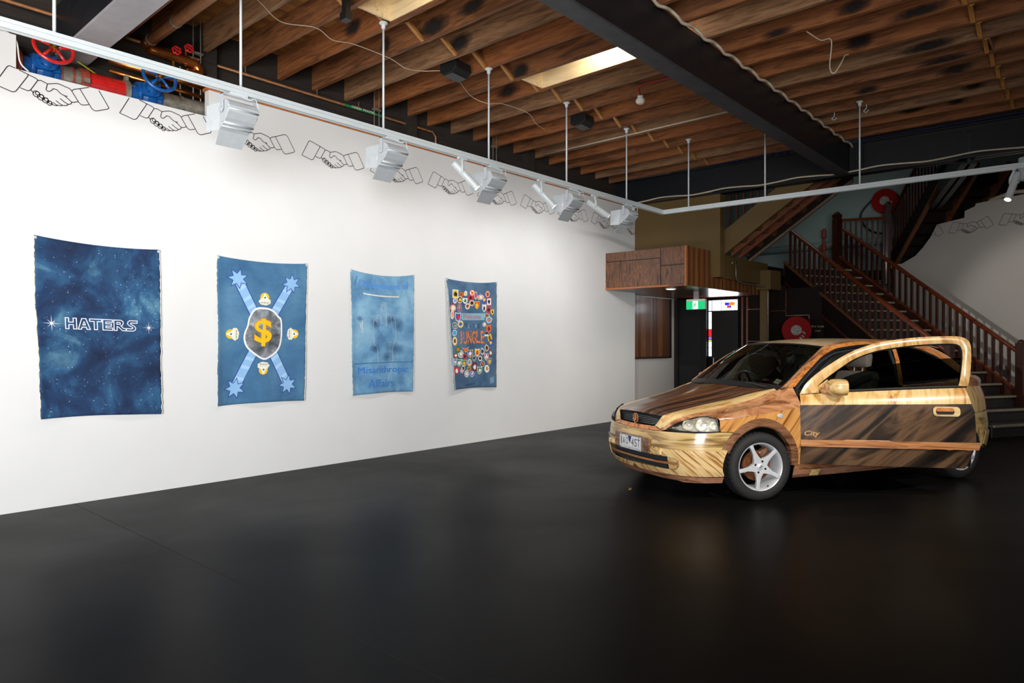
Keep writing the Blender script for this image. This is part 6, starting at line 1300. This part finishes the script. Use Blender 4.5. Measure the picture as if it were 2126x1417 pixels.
def seat(y):
    def slabp(nm, prof, hw, par=None, m=None):
        return carb(MB().prism(prof, lambda x, z: (x, y-hw, z), lambda x, z: (x, y+hw, z)), nm, m or W['seat'], par, 0, True, .05)
    b_ = slabp('front_seat', [(-1.05, .50), (-1.03, .58), (-1.10, .61), (-1.52, .55), (-1.56, .42), (-1.1, .40)], .25)
    slabp('seat_back', [(-1.46, .55), (-1.52, .52), (-1.62, .54), (-1.78, 1.06), (-1.75, 1.12), (-1.68, 1.11), (-1.60, .95)], .24, b_)
    hd = slabp('head_rest', [(-1.70, 1.15), (-1.69, 1.22), (-1.72, 1.31), (-1.78, 1.32), (-1.81, 1.28), (-1.79, 1.16)], .13, b_)
    for q in (-.05, .05): carb(MB().tube([(-1.73, y+q, 1.08), (-1.745, y+q, 1.18)], .007, 6), 'head_rest_post', W['alloy'], b_, 0)
    return b_
seat(.36); seat(-.36)
rs_ = carb(MB().prism([(-2.02, .50), (-2.0, .60), (-2.45, .58), (-2.62, 1.0), (-2.70, 1.02), (-2.72, .95), (-2.55, .45)], lambda x, z: (x, -.62, z), lambda x, z: (x, .62, z)), 'rear_seat', W['seat'], None, 0, True, .05)
carb(MB().grid([[(x, y, 1.36-.05*abs(y)-.02*abs(x+1.7)) for y in np.linspace(-.5, .5, 7)] for x in np.linspace(-1.05, -2.7, 6)]), 'headlining', W['beige'], None, .006)
carb(MB().grid([[(x, y, .93) for y in (-.66, .66)] for x in (-2.65, -3.12)]), 'parcel_shelf', W['blk'], None, .01)
for yv in (-.34, .34):
    sv = carb(MB().prism(rrect2(-.17, -.07, .17, .07, .03), lambda a, b: (-1.02+b*.55, yv+a, 1.325+b*.42), lambda a, b: (-1.035+b*.55, yv+a, 1.32+b*.42)), 'sun_visor', W['beige'], None, 0, False)
carb(MB().prism(rrect2(-.115, -.035, .115, .035, .03), lambda a, b: (-.90, a, 1.30+b), lambda a, b: (-.93, a, 1.30+b)), 'rear_view_mirror', W['blk'], None, 0, False)
for (yv, a, b) in ((-.62, 1.0, 1.36), ): carb(MB().tube([(-1.95, yv+.03, .7), (-2.0, yv+.06, 1.1), (-2.02, yv+.1, 1.34)], .05, 8), 'far_pillar_trim', W['beige'], None, 0)
carb(MB().tube([(-2.25, -.68, .98), (-2.45, -.60, 1.2), (-2.6, -.52, 1.34)], .05, 8), 'far_rear_trim', W['beige'], None, 0)
stk = [(-.455, .50, 1.010), (-.425, .61, .998), (-.485, .60, 1.04), (-.515, .495, 1.053)]
so_ = carb(MB().add([tuple(np.array(p)+np.array((.006, 0, .012))) for p in stk], [(0, 1, 2, 3)]), 'windscreen_sticker', cl('sticker_red', (190, 70, 52)), None, 0, False)
c0 = np.mean(np.array(stk), 0)
for (a0, a1, b0, b1) in ((.08, .55, .55, .9), (.62, .92, .55, .9), (.08, .92, .1, .45)):
    P_ = [np.array(stk[0])*(1-a)*(1-b)+np.array(stk[1])*a*(1-b)+np.array(stk[2])*a*b+np.array(stk[3])*(1-a)*b+np.array((.008, 0, .0145)) for a, b in ((a0, b0), (a1, b0), (a1, b1), (a0, b1))]
    carb(MB().add([tuple(p) for p in P_], [(0, 1, 2, 3)]), 'sticker_field', cl('sticker_mint', (170, 214, 200)), so_, 0, False)
carb(MB().tube([(-2.62, 0.0, 1.40), (-2.75, 0, 1.56)], .0035, 6), 'aerial', W['blk'], None, 0)
t_ = tag(MB().add([(0, 0, 0), (.05, .012, .004), (.06, .03, .012), (.012, .03, .003)], [(0, 1, 2, 3)]).build('dry_leaf', cl('dry_leaf_brown', (150, 110, 60)), None, thick=.002), 'small dry leaf on the black floor in front of the bumper', 'leaf')
t_.location = DR(6.55, (1308-1063)/1425*6.55)+(0.003,)
